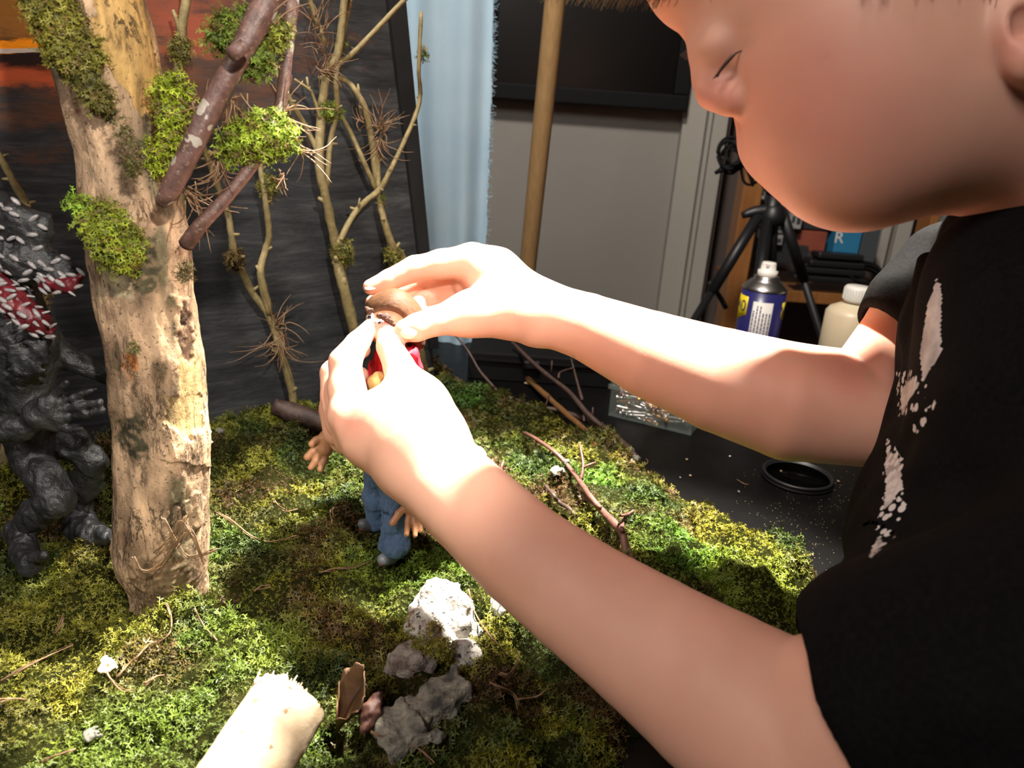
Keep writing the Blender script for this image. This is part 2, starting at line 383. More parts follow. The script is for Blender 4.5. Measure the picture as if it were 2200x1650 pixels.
class Body:
    def __init__(s, f=P): s.o = []; s.f = f
    def pt(s, a): return np.array(s.f(a[0], a[1], a[2])) if len(a) > 2 else a
    def r(s, a): return a[3]*a[2]/FP
    def cap(s, a, b, k=.004, sub=False):
        s.o.append((('-' if sub else '')+'c', P(*a[:3]), P(*b[:3]), a[3]*a[2]/FP, b[3]*b[2]/FP, k)); return s
    def chain(s, L, k=.004):
        for a, b in zip(L[:-1], L[1:]): s.cap(a, b, k)
        return s
    def ball(s, a, k=.004, sub=False): return s.cap(a, (a[0]+.01, *a[1:]), k, sub)
    def wcap(s, a, b, ra, rb, k=.004, sub=False):
        s.o.append((('-' if sub else '')+'c', np.array(a, float), np.array(b, float), ra, rb, k)); return s
    def ell(s, c, rad, R=np.eye(3), k=.004, sub=False):
        s.o.append((('-' if sub else '')+'e', np.array(c, float), np.array(R, float), np.array(rad, float), k)); return s
    def box(s, c, rad, R=np.eye(3), rr=.002, k=.002, sub=False):
        s.o.append((('-' if sub else '')+'b', np.array(c, float), np.array(R, float), np.array(rad, float), rr, k)); return s
    def noise(s, amp, freq, oct=3, seed=1): s.o.append(('n', amp, Fbm(freq, oct, seed))); return s
    def cut(s, p, n): n = np.array(n, float); s.o.append(('p', np.array(p, float), n/np.linalg.norm(n))); return s
    def build(s, name, m, parent=None, h=.0012, attrs=None):
        V, F = sdf_mesh(s.o, h); at = attrs(V) if attrs else None
        return np_mesh(name, V, F, m, parent, True, at)
CAMAX = np.array([CR, CU, CF])   # rows: right, up, forward (used only to orient ellipsoids)
def axes(z, x=(1, 0, 0)):
    z = np.array(z, float); z /= np.linalg.norm(z); x = np.array(x, float); x -= z*(x @ z)
    if np.linalg.norm(x) < 1e-3: x = np.array([0, 1., 0]); x -= z*(x @ z)
    x /= np.linalg.norm(x); return np.array([x, np.cross(z, x), z])
def in_poly(x, y, poly):
    c = np.zeros(x.shape, bool); n = len(poly)
    for i in range(n):
        x1, y1 = poly[i]; x2, y2 = poly[(i+1) % n]
        c ^= ((y1 > y) != (y2 > y)) & (x < (x2-x1)*(y-y1)/((y2-y1) if y2 != y1 else 1e-9)+x1)
    return c
#@PARTS@
# ------------------------------------------------------------------ the room
def setting():
    X0, X1, Y0, Y1, Z0, Z1 = -1.9, 2.3, -1.6, 1.95, -.75, 1.65
    def st(name, m, *boxes, bevel=0):
        b = MB()
        for c, s in boxes: b.box(c, s)
        return tag(b.build(name, m, bevel=bevel), kind='structure')
    st('floor', 'floor_wood', (((X0+X1)/2, (Y0+Y1)/2, Z0-.03), (X1-X0+.2, Y1-Y0+.2, .06)))
    st('ceiling', 'ceiling_paint', (((X0+X1)/2, (Y0+Y1)/2, Z1+.03), (X1-X0+.2, Y1-Y0+.2, .06)))
    st('wall_left', 'wall_grey', ((X0-.03, (Y0+Y1)/2, .45), (.06, Y1-Y0, Z1-Z0)))
    st('wall_right', 'wall_grey', ((X1+.03, (Y0+Y1)/2, .45), (.06, Y1-Y0, Z1-Z0)))
    st('wall_front', 'wall_grey', (((X0+X1)/2, Y0-.03, .45), (X1-X0+.12, .06, Z1-Z0)))
    # far wall: grey panel, post with a bead, a dark recess with shelving
    Yw = 1.95
    xa = VY(1440, 450, Yw)[0]; xb = VY(1522, 450, Yw)[0]
    st('wall_back', 'wall_grey', (((X0+xa)/2, Yw+.03, .45), (xa-X0, .06, Z1-Z0)))
    px = VY(1442, 450, Yw-.03)[0]; px2 = VY(1490, 450, Yw-.03)[0]; px3 = VY(1502, 450, Yw-.03)[0]; px4 = VY(1537, 450, Yw-.03)[0]
    st('trim_1', 'trim_grey', (((px+px2)/2, Yw, .45), (px2-px, .06, Z1-Z0)), (((px3+px4)/2, Yw, .45), (px4-px3, .05, Z1-Z0)), (((px2+px3)/2, Yw-.01, .45), (px3-px2-.004, .07, Z1-Z0)), bevel=.002)
    st('wall_brown', 'wall_brown', (((px4+X1)/2, Yw+.16, .45), (X1-px4, .06, Z1-Z0)), ((px4, Yw+.09, .45), (.03, .16, Z1-Z0)))
    a = VY(1897, 520, Yw-.1)[0]; b = VY(1925, 520, Yw-.1)[0]; c = VY(1965, 520, Yw-.1)[0]; zt = VY(1880, 585, Yw-.1)[2]
    st('trim_2', 'trim_grey', (((a+b)/2-.002, Yw-.05, (Z1+zt)/2), (b-a-.01, .06, Z1-zt)), (((b+c)/2+.002, Yw-.05, (Z1+zt)/2), (c-b-.01, .06, Z1-zt)), bevel=.002)
    st('trim_3', 'pole_wood', ((b, Yw-.035, (Z1+zt)/2), (.02, .03, Z1-zt)))
setting()

def shelf_unit():
    Y = 1.72
    def g(x, y): return VY(x, y, Y)
    z = g(1800, 628)[2]; z2 = g(1800, 652)[2]; xl = g(1590, 600)[0]; xr = g(1945, 640)[0]
    t = thing('wooden_shelf', ((xl+xr)/2, Y+.1, -.75), 'orange-brown wooden shelf unit behind the tripod, loaded with cartons', 'shelf')
    b = MB(); b.box(((xl+xr)/2, Y+.1, (z+z2)/2), (xr-xl, .24, z-z2)); b.build('shelf_board', 'orange_wood', t, .002)
    for p in (g(1606, 460)[0], xr+.03):
        b = MB(); b.box((p, Y+.02, .0), (.042, .06, 1.5)); b.build('upright', 'orange_wood', t, .002)
    b = MB(); b.box(((xl+xr)/2, Y+.1, -.45), (xr-xl, .24, .03)); b.build('shelf_board', 'orange_wood', t, .002)
    # cartons
    def carton(x1, y1, x2, y2, m, label, group=None, D=.10, dy=0., marks=None):
        p = VY((x1+x2)/2, y2, Y+dy); q = VY((x1+x2)/2, y1, Y+dy); w = VY(x2, (y1+y2)/2, Y+dy)[0]-VY(x1, (y1+y2)/2, Y+dy)[0]
        c = np.array([p[0]*.5+q[0]*.5, Y+dy+D/2, (p[2]+q[2])/2]); hh = q[2]-p[2]
        b = MB(); b.box(c, (w, D, hh)); o = b.build('carton', m, None, .0015); tag(o, label, 'box', group)
        if marks:
            k = MB()
            for u, v, a, bb in marks: k.box(c+np.array([u*w, -D/2-.0004, v*hh]), (a*w, .0008, bb*hh))
            k.build('printed_label', 'ink_dark', o)
        return o, c, w, hh
    lab = 'small grey carton with dark print'
    L = [(1625, 395, 1645, 428, 'topmost carton left of the tripod column'), (1670, 405, 1722, 444, 'beside the tripod column, top of its stack, with dark print'), (1697, 452, 1724, 492, 'right of the tripod hub, second from the top of its stack'),
         (1655, 478, 1684, 500, 'seen through the tripod legs, with dark print'), (1653, 505, 1682, 526, 'lowest one seen between the tripod legs')]
    for i, (x1, y1, x2, y2, d) in enumerate(L):
        carton(x1, y1, x2, y2, 'carton_grey', 'small grey carton '+d, 'grey cartons behind the tripod', marks=[(-.2, 0, .25, .35), (.22, -.05, .3, .4)])
    carton(1650, 526, 1735, 566, 'carton_dark', 'black box under the grey cartons on the wooden shelf', D=.16, dy=.02)
    carton(1712, 497, 1775, 540, 'carton_red', 'dark red carton with an orange end on the wooden shelf', dy=.03)
    carton(1725, 452, 1792, 494, 'carton_dark', 'black carton lying on top of the dark red carton', dy=.04, D=.08)
    o, c, w, hh = carton(1793, 470, 1848, 575, 'carton_blue', 'blue carton with a white letter R on the shelf', D=.12, dy=.02)
    cu = bpy.data.curves.new('R', 'FONT'); cu.body = 'R'; cu.size = .036; cu.extrude = .0006
    to = bpy.data.objects.new('tmp', cu); C.objects.link(to); bpy.context.view_layer.update(); me = bpy.data.meshes.new_from_object(to.evaluated_get(bpy.context.evaluated_depsgraph_get())); bpy.data.objects.remove(to)
    tp = VY(1790, 521, Y+.019)
    me.transform(Matrix.Translation(Vector(tp)) @ Matrix.Rotation(math.pi/2, 4, 'X')); me.materials.clear(); link('printed_letter', me, 'label_white', o)
    carton(1849, 485, 1885, 575, 'carton_slate', 'slate grey folder case standing right of the blue carton', dy=.03)
    carton(1800, 455, 1880, 485, 'carton_blue', 'blue carton seen under the chin, on the upper stack', dy=.05)
    k = MB()
    for i in range(4):
        z0 = VY(1790, 598-i*16, Y-.01)[2]; k.box((VY(1770+i*6, 600, Y)[0], Y-.012+i*.004, z0), (.16-.02*i, .05, .013), axes((0, .06*(i % 2), 1)))
    tag(k.build('folded_bag', 'plastic_black', None, .003), 'folded black bag lying on the wooden shelf below the cartons', 'bag')
    k = MB(); c0 = VY(1855, 592, Y-.02)
    for i in range(5): k.tube([c0+np.array([math.cos(t)*(.022+.002*i)*1.3, math.sin(t)*.012-.01*(i % 2), math.sin(t)*(.012+.002*i)+.002*i]) for t in np.linspace(0, 6.3, 14)], .0028, 6)
    tag(k.build('cable', 'rubber_black'), 'black coiled cable on the shelf end by the white bottle', 'cable')
shelf_unit()

def wall_frame():
    Y = 1.90
    p0 = VY(1062, 216, Y); p1 = VY(1476, 226, Y); zb = VY(1270, 226, Y)[2]; x0 = VY(1030, 150, Y)[0]; x1 = VY(1479, 190, Y)[0]; zt = zb+.62
    t = thing('wall_screen', ((x0+x1)/2, Y, zb), 'black framed screen hanging on the grey wall behind the wooden pole', 'screen')
    b = MB(); w = .035
    b.box(((x0+x1)/2, Y+.005, zb+w/2), (x1-x0, .05, w)); b.box(((x0+x1)/2, Y+.005, zt-w/2), (x1-x0, .05, w))
    b.box((x0+w/2, Y+.005, (zb+zt)/2), (w, .05, zt-zb-2*w)); b.box((x1-w/2, Y+.005, (zb+zt)/2), (w, .05, zt-zb-2*w))
    b.build('frame', 'frame_black', t, .003)
    b = MB(); b.box(((x0+x1)/2, Y+.012, (zb+zt)/2), (x1-x0-2*w, .03, zt-zb-2*w)); b.build('screen_glass', 'glass_dark', t)
wall_frame()

def pole_and_cloth():
    a = P(1195, -20, .95); b = P(1133, 580, 1.17); d = b-a; e = a+d*((-.75-a[2])/d[2]); s = a-d*.5
    k = MB(); k.tube([s, a, b, e], [.0136, .0134, .0128, .0125], 20, smoothing=1)
    tag(k.build('wooden_pole', 'pole_wood'), 'round light wooden pole leaning in front of the black wall screen', 'pole')
    # frayed cloth hanging beside the board
    D0 = 1.0; k = MB(); nx, nz = 60, 90
    L = [(868, -30), (882, 250), (905, 560), (930, 752)]; R = [(1063, -30), (1058, 200), (1046, 500), (1022, 742)]
    def lerp(Q, v):
        v *= len(Q)-1; i = min(int(v), len(Q)-2); f = v-i; return Q[i][0]*(1-f)+Q[i+1][0]*f, Q[i][1]*(1-f)+Q[i+1][1]*f
    vs = []; A0 = VY(960, 400, 1.0)
    for j in range(nz+1):
        l = lerp(L, j/nz); r = lerp(R, j/nz)
        for i in range(nx+1):
            u = i/nx; x = l[0]*(1-u)+r[0]*u+(random.uniform(-2, 2) if i == nx else 0); y = l[1]*(1-u)+r[1]*u
            vs.append(VY(x, y, 1.0+.006*math.sin(u*7+1)+.004*math.sin(u*15+j*.02)))
    fs = [(j*(nx+1)+i, j*(nx+1)+i+1, (j+1)*(nx+1)+i+1, (j+1)*(nx+1)+i) for j in range(nz) for i in range(nx)]
    k.add(vs, fs); o = k.build('hanging_cloth', 'cloth_blue'); m = o.modifiers.new('s', 'SOLIDIFY'); m.thickness = .0012
    tag(o, 'light blue cloth with a frayed edge hanging beside the black board', 'cloth')
    k = MB()
    for j in range(260):
        x, y = lerp(R, random.random()); p = VY(x, y, 1.0+.004); q = p+np.array([random.uniform(.001, .006), random.uniform(-.002, .002), random.uniform(-.004, .004)])
        k.tube([p-np.array([.002, 0, 0]), (p+q)/2+np.array([0, 0, random.uniform(-.001, .001)]), q], .00025, 3, smoothing=1)
    k.build('frayed_threads', 'cloth_blue', o)
pole_and_cloth()

def tripod():
    Y = 1.42; g = lambda x, y, dy=0: VY(x, y, Y+dy)
    t = thing('tripod', (*g(1662, 440)[:2], -.75), 'black tripod standing behind the table with a cable coiled on top', 'tripod')
    def seg(name, L, r, m='plastic_black', n=10):
        k = MB(); k.tube(L, r, n, smoothing=1); return k.build(name, m, t)
    seg('column', [g(1655, 640), g(1668, 330)], .0085)
    seg('column', [g(1650, 500), g(1664, 420)], .014)
    hub = g(1660, 462); k = MB(); k.lathe([(.012, -.02), (.022, -.015), (.024, .0), (.018, .014), (.012, .02)], hub); k.build('hub', 'plastic_black', t)
    k = MB(); k.tube([g(1655, 452), g(1620, 455), g(1594, 463)], [.012, .010, .006], 8); k.build('handle', 'plastic_black', t)
    for (x, y, dy, x0) in ((1490, 690, -.05, 1630), (1742, 650, .04, 1682), (1610, 760, -.2, 1650)):
        a = g(x0, 462); b = g(x, y, dy); d = b-a; e = a+d*((-.74-a[2])/d[2])*1.; mid = a+d*.72
        lg = seg('leg', [a, mid], .0105); k = MB(); k.tube([mid, e], .0075, 8, smoothing=1); k.build('lower_leg', 'plastic_black', lg)
        k = MB(); k.ball(a+d*.02, .006); k.build('rivet', 'metal_silver', lg)
        k = MB(); k.ball(e+np.array([0, 0, .002]), .012); k.build('rubber_foot', 'rubber_black', lg)
    seg('brace', [g(1524, 606), g(1548, 640), g(1560, 662)], .005)
    k = MB()
    for i in range(6):
        cx, cy = 1572+random.uniform(-6, 6), 335+random.uniform(-10, 10); rx, ry = 24+random.uniform(-8, 8), 26+random.uniform(-10, 10); ph = random.uniform(0, 6)
        k.tube([g(cx+rx*math.cos(q+ph), cy+ry*math.sin(q+ph), .01*math.sin(q)+.006*i-.04) for q in np.linspace(0, 6.1, 16)], .0026, 6)
    k.tube([g(1590, 340, -.03), g(1596, 385, -.03), g(1610, 397, -.03), g(1630, 385, -.02), g(1640, 350, -.02)], .0026, 6)
    k.tube([g(1585, 350, -.03), g(1612, 370, -.03), g(1618, 400, -.03), g(1600, 350, -.02)], .0026, 6)
    k.tube([g(1536, 372, -.03), g(1556, 362, -.03), g(1580, 355, -.03), g(1600, 335, -.02)], [.003, .006, .006, .003], 8)
    k.tube([g(1600, 335), g(1640, 372), g(1664, 410)], [.012, .016, .014], 8)
    tag(k.build('coiled_cable', 'rubber_black'), 'black cable in loose coils hanging from the tripod head', 'cable')
tripod()

# ------------------------------------------------------------------ table and what lies on it
def table():
    t = tag(thing('work_table', (0, .2, -.75), 'long black work table under the moss landscape, dusty with crumbs', 'table'))
    b = MB(); b.box((-.375, .30, -.018), (1.67, 1.54, .036)); b.build('table_top', 'table_black', t, .002)
    b = MB(); b.box((.685, .765, -.018), (.45, .61, .036)); b.build('table_top', 'table_black', t, .002)
    for x in (-1.15, .82):
        for y in (-.4 if x < 0 else .5, 1.0):
            b = MB(); b.box((x, y, -.393), (.06, .06, .714)); b.build('leg', 'table_black', t, .002)
    # black case at the back
    Y = float(G(1110, 822, 0)[1]); p = VY(1005, 790, Y); q = VY(1315, 800, Y); zt = VY(1110, 762, Y)[2]
    b = MB(); b.box(((p[0]+q[0])/2, Y+.055, zt/2), (q[0]-p[0], .11, zt)); o = b.build('storage_case', 'rubber_black', None, .002)
    tag(o, 'low black case at the back edge of the table below the cloth', 'case')
    b = MB(); b.box(((p[0]+q[0])/2, Y-.001, zt*.75), (q[0]-p[0]-.01, .004, .002)); b.build('lid_seam', 'rubber_black', o)
    b = MB(); b.box((p[0]+.075, Y-.003, zt*.7), (.02, .006, .010)); b.build('latch', 'plastic_black', o, .002)
    # filter ring
    c = G(1712, 1030, .0); t = thing('lens_filter', (c[0], c[1], 0), 'round black lens filter lying flat on the black table', 'lens filter')
    k = MB(); k.lathe([(.0285, .0012), (.0312, .0006), (.0322, .0015), (.0322, .0028), (.0312, .0034), (.0318, .004), (.0318, .0062), (.0308, .0068), (.0295, .0066), (.0293, .004), (.0285, .0038)], (c[0], c[1], 0), seg=64)
    o = k.build('rim', 'plastic_black', t)
    me = o.data; bmx = __import__('bmesh').new(); bmx.from_mesh(me); [bmx.faces.remove(f) for f in [f for f in bmx.faces if len(f.verts) > 4]]; bmx.to_mesh(me); bmx.free()
    k = MB(); k.lathe([(.0001, .0018), (.0292, .0018), (.0292, .0032), (.0001, .0032)], (c[0], c[1], 0), seg=64); k.build('filter_glass', 'filter_glass', t)
    # crumbs
    for x, y, s, m, lab in ((1640, 969, 1.9, 'flake', 'yellow crumb on the table beneath the far elbow'), (1475, 988, 1.2, 'flake', 'pale round crumb left of the lens filter'), (1568, 981, .9, 'label_white', 'tiny white crumb between the moss and the lens filter'),
                            (1483, 1023, 1.1, 'flake', 'small tan crumb close to the far moss edge'), (1678, 1013, 1.0, 'flake', 'orange crumb lying on the lens filter glass'), (1801, 1035, 1.2, 'flake', 'orange crumb just right of the lens filter'),
                            (1587, 1057, 1.1, 'lichen', 'greenish crumb on the table before the lens filter'), (1461, 1027, .8, 'lichen', 'tiny greenish crumb nearest the moss edge')):
        p = G(x, y, .001 if x != 1678 else .004); b = Body(); b.ell(p+np.array([0, 0, .0006]), (.0011*s, .0013*s, .0007*s)); b.noise(.0002, 300, 2, int(x)); tag(b.build('crumb', m, None, .0004), lab, 'crumb', 'crumbs on the table')
    for pts, lab in (([(1583, 1030), (1600, 1040), (1608, 1040)], 'thin reddish fibre on the table left of the lens filter'), ([(1385, 1000), (1392, 992), (1388, 985)], 'wisp of moss fibre on the table by the white branch end')):
        k = MB(); k.tube([G(x, y, .001) for x, y in pts], .0004, 4); tag(k.build('fibre', 'straw'), lab, 'fibre')
    # sawdust
    k = MB()
    for i in range(420):
        x = random.gauss(1760, 110); y = random.gauss(1120, 75); p = G(x, y, .0003); r = random.uniform(.0002, .0005)
        if 1560 < x < 2150: k.box(p, (r, r*1.4, r*.6), axes((random.uniform(-.3, .3), 0, 1), (random.random(), random.random(), 0)))
    tag(k.build('sawdust', 'flake'), 'fine pale dust scattered on the black table', 'dust', kind='stuff')
table()

def screw_box():
    c = G(1408, 925, 0.) ; A = 0
    bl = G(1306, 893, 0); br = G(1484, 937, 0); x = br-bl; W = float(np.linalg.norm(x)); x /= W; y = np.array([-x[1], x[0], 0]); z = np.array([0, 0, 1.]); hgt = .036; dep = .11; R = np.array([x, y, z])
    cc = (bl+br)/2+y*dep/2
    t = thing('screw_box', cc, 'clear plastic box full of screws behind the far forearm', 'box')
    k = MB(); th = .0016
    k.box(cc+z*.001, (W, dep, .002), R)
    for s in (-1, 1):
        k.box(cc+x*s*(W/2-th/2)+z*hgt/2, (th, dep, hgt), R); k.box(cc+y*s*(dep/2-th/2)+z*hgt/2, (W, th, hgt), R)
        k.box(cc+y*s*(dep/2)+z*(hgt-.002), (W+.006, .005, .005), R); k.box(cc+x*s*(W/2)+z*(hgt-.002), (.005, dep+.006, .005), R)
    k.build('tray', 'box_plastic', t, .0008)
    protos = {}
    def screw(L, r, m):
        k = MB(); prof = [(r*.2, 0)]; n = int(L*.7/.0011)
        for i in range(n): prof += [(r*(.72 if i % 2 else 1), .001+i*.0011)]
        prof += [(r*.8, L*.75), (r*.8, L*.93), (r*2, L), (r*1.9, L+.0006)]
        k.lathe(prof, (0, 0, 0), seg=7); o = k.build('screw', m); return o
    P_ = [screw(.032, .0019, 'screw_zinc'), screw(.044, .002, 'screw_gold'), screw(.020, .0016, 'screw_zinc'), screw(.026, .0017, 'screw_copper')]
    first = [True]*4
    for i in range(170):
        j = random.choice((0, 0, 1, 2, 2, 3)) if i > 3 else i
        src = P_[j]; o = src if i < 4 else src.copy()
        if i >= 4: C.objects.link(o)
        L = (.032, .044, .020, .026)[j]
        u = random.uniform(-W/2+L/2+.003, W/2-L/2-.003); v = random.uniform(-dep/2+.024, dep/2-.024) if i > 70 else random.uniform(-dep/2+.004, -dep/2+.012)
        zz = .004+random.random()*.026
        a = random.uniform(0, 6.28) if i > 70 else random.choice((0, math.pi))+random.uniform(-.25, .25)
        d = (x*math.cos(a)+y*math.sin(a))*.99+z*random.uniform(-.25, .25)
        q = Vector(d).to_track_quat('Z', 'Y'); o.rotation_mode = 'QUATERNION'; o.rotation_quaternion = q; o.location = Vector(cc+x*u+y*v+z*zz-d*L/2)
        tag(o, ('zinc screw lying in the clear plastic box', 'long brass-coloured screw lying in the clear plastic box', 'short zinc screw lying in the clear plastic box', 'coppery screw lying in the clear plastic box')[j], 'screw', ('zinc screws in the box', 'brass screws in the box', 'short zinc screws in the box', 'coppery screws in the box')[j])
screw_box()

def spray_can():
    Y = 1.0; top = VY(1650, 563, Y); base = np.array([VY(1632, 700, Y)[0], Y, 0.])
    ax = np.array([0, 0, 1.]); base[0] = VY(1645, 610, Y)[0]; H0 = top[2]; r = .0285
    t = thing('spray_can', base, 'blue and yellow spray can with a white nozzle behind the far arm', 'spray can')
    zt = H0-.036; k = MB(); k.lathe([(r-.001, .001), (r, .003), (r, zt)], base, seg=48); body = k.build('can_body', 'can_blue', t)
    k = MB(); k.lathe([(r+.0002, zt), (r+.0008, zt+.002), (r-.002, zt+.005), (.021, zt+.011), (.016, zt+.0135), (.0165, zt+.017), (.0135, zt+.019)], base, seg=48); k.build('dome', 'metal_silver', t)
    z1 = zt+.017; k = MB(); k.lathe([(.0125, z1), (.013, z1+.008), (.0098, z1+.009), (.0092, H0-.002), (.0082, H0)], base, seg=32); k.box(base+np.array([-.004, -.008, z1+.016]), (.004, .004, .004)); k.build('nozzle', 'nozzle_white', t)
    def wrap(a0, a1, za, zb, rr, m, name, shape=None):
        k = MB(); n = 16; vs = []
        for i in range(n+1):
            a = math.radians(a0+(a1-a0)*i/n); lo, hi = (za, zb) if shape is None else shape(i/n)
            for zq in (lo, hi): vs.append(base+np.array([math.sin(a)*rr, -math.cos(a)*rr, zq]))
        k.add(vs, [(2*i, 2*i+2, 2*i+3, 2*i+1) for i in range(n)], 0); o = k.build(name, m, body); s = o.modifiers.new('s', 'SOLIDIFY'); s.thickness = .0002; s.offset = 0; return o
    f0 = math.degrees(math.atan2(base[0], Y))*-1    # towards the camera
    zz = zt
    wrap(f0-22, f0+30, zz-.095, zz-.012, r+.0003, 'label_white', 'printed_label')
    wrap(f0-172, f0-38, 0, 0, r+.0003, 'can_yellow', 'brand_panel', lambda u: (zz-.032-.018*(1-abs(1-2*u)), zz-.008))
    wrap(f0+62, f0+178, 0, 0, r+.0003, 'can_yellow', 'brand_panel', lambda u: (zz-.032-.012*(1-abs(1-2*u)), zz-.012))
    wrap(f0-100, f0-30, zz-.075, zz-.058, r+.0004, 'can_red', 'red_band')
    def text(body_, a0, z0, size, m, vertical, name):
        cu = bpy.data.curves.new('t', 'FONT'); cu.body = body_; cu.size = size; cu.extrude = .0001; cu.align_x = 'CENTER' if not vertical else 'LEFT'; cu.align_y = 'CENTER'
        to = bpy.data.objects.new('t', cu); C.objects.link(to); bpy.context.view_layer.update(); me = bpy.data.meshes.new_from_object(to.evaluated_get(bpy.context.evaluated_depsgraph_get())); bpy.data.objects.remove(to); me.materials.clear()
        for v in me.vertices:
            x, y, zc = v.co; 
            if vertical: x, y = y, -x
            if vertical: y = y
            a = math.radians(a0)+x/r; v.co = base+np.array([math.sin(a), -math.cos(a), 0])*(r+.0006+zc)+np.array([0, 0, z0+y])
        link(name, me, m, body)
    text('WD-40', f0-107, zz-.022, .021, 'can_blue', False, 'brand_text')
    text('WD-40', f0+124, zz-.025, .021, 'can_blue', False, 'brand_text')
    k = MB()                                             # rows of print too small to read: short ink dashes running down the label
    for i in range(6):
        a = math.radians(f0-17+8.2*i); z = zz-(.024, .017, .017, .026, .026, .026)[i]; n = np.array([math.sin(a), -math.cos(a), 0])
        while z > zz-.092:
            L = random.uniform(.002, .006); k.box(base+n*(r+.0005)+np.array([0, 0, z-L/2]), (.0018, .0003, L), np.array([[-n[1], n[0], 0], n, [0, 0, 1]])); z -= L+.001
    k.build('label_print', 'ink_violet', body)
spray_can()

def glue_bottle():
    Y = .98; x = VY(1836, 660, Y)[0]; base = np.array([x, Y, 0.]); zc = VY(1855, 652, Y)[2]; zt = VY(1855, 616, Y)[2]
    t = thing('glue_bottle', base, 'cream plastic bottle with a white cap beside the far sleeve', 'bottle')
    k = MB(); R = .034; k.lathe([(R-.004, .0), (R, .004), (R, zc-.014), (R-.004, zc-.008), (R-.014, zc-.003), (.012, zc), (.011, zc+.004)], base, seg=40); k.build('bottle_body', 'glue_cream', t)
    k = MB(); prof = [(.0155, zc+.002), (.0165, zc+.004), (.0165, zt-.002), (.015, zt)]; k.lathe(prof, base, seg=40)
    for i in range(30):
        a = i*2*math.pi/30; k.box(base+np.array([math.cos(a)*.0166, math.sin(a)*.0166, (zc+zt)/2+.001]), (.0012, .0012, zt-zc-.008), axes((0, 0, 1), (math.cos(a), math.sin(a), 0)))
    k.build('cap', 'nozzle_white', t)
glue_bottle()
# ------------------------------------------------------------------ moss landscape
EDGE = [G(x, y, .008)[:2] for x, y in ((935, 772), (1000, 838), (1090, 858), (1180, 893), (1285, 950), (1370, 992), (1405, 1010), (1480, 1088), (1560, 1125), (1620, 1152), (1720, 1168), (1762, 1262), (1735, 1312), (1690, 1375), (1500, 1460), (1345, 1560), (1275, 1650), (1240, 1800), (1200, 2300))]
_b = lambda s, o=.012: (BO+BT*s+BN*o)[:2]
POLY = np.array([tuple(e) for e in EDGE]+[(-.30, .16), (-.62, .22), tuple(_b(-.52)), tuple(_b(.13))])
_n1 = Fbm(8, 2, 3); _n2 = Fbm(24, 2, 5); _n3 = Fbm(70, 2, 9)
def sdist(x, y):
    d = np.full(x.shape, 9.)
    for i in range(len(POLY)):
        a = POLY[i]; b = POLY[(i+1) % len(POLY)]; ab = b-a; t = np.clip(((x-a[0])*ab[0]+(y-a[1])*ab[1])/(ab @ ab), 0, 1)
        d = np.minimum(d, np.hypot(x-a[0]-t*ab[0], y-a[1]-t*ab[1]))
    return np.where(in_poly(x, y, POLY), d, -d)
def hm(x, y):
    x = np.atleast_1d(np.asarray(x, float)); y = np.atleast_1d(np.asarray(y, float)); p = np.stack([x, y, 0*x], -1)
    d = sdist(x, y)+.006*_n2(p); e = np.sqrt(np.clip(d/.035, 0, 1))
    bk = (BO[:2]-np.stack([x, y], -1)) @ np.array(BN[:2])*-1   # distance from the backdrop
    h = .024+.006*_n1(p)+.0055*_n2(p)+.0016*_n3(p)+.014*np.exp(-(np.clip(bk, 0, 9)/.10)**2)*(x < -.16)
    return np.maximum(h, .007)*e
def on(x, y, lift=0.):
    z = .03
    for _ in range(8): p = G(x, y, z+lift); z = float(hm(p[0], p[1])[0])
    return G(x, y, z+lift)
def palette(p, r):
    """per-sprig colour: patches of different mosses growing side by side"""
    a = Fbm(9, 3, 21)(p); b = Fbm(22, 3, 33)(p); c = Fbm(14, 3, 44)(p)
    yel = np.array([.34, .33, .030]); grn = np.array([.125, .20, .022]); olv = np.array([.15, .145, .028]); brn = np.array([.15, .085, .026]); teal = np.array([.06, .11, .02])
    t = np.clip(.5+.9*a+.25*(r-.5), 0, 1)[:, None]; col = grn*(1-t)+yel*t
    u = np.clip(.8*b+.15+.5*(r-.5), 0, 1)[:, None]; col = col*(1-u)+olv*u
    w = np.clip(1.5*c-.3+.7*(r-.5), 0, 1)[:, None]; col = col*(1-w)+brn*w
    q = np.clip(-1.6*c-.75, 0, .8)[:, None]; col = col*(1-q)+teal*q
    for px, py, R_, cc in ((1560, 1130, .030, (.50, .46, .03)), (1600, 1160, .03, (.50, .47, .03)), (1470, 1190, .038, (.14, .36, .02)), (1650, 1230, .045, (.36, .44, .03)), (1290, 1010, .024, (.13, .32, .02)), (870, 1210, .04, (.22, .36, .03)),
                           (990, 1220, .03, (.20, .34, .03)), (250, 1290, .045, (.40, .42, .05)), (130, 1340, .06, (.38, .37, .05)), (1010, 860, .03, (.10, .28, .03)), (300, 1600, .05, (.20, .32, .04)), (560, 1370, .03, (.26, .36, .04))):
        g = G(px, py, .025); f = np.clip(1.2-np.hypot(p[:, 0]-g[0], p[:, 1]-g[1])/R_, 0, .85)[:, None]; col = col*(1-f)+np.array(cc)*f
    return col*(.72+.56*rng.random((len(p), 1)))*.46
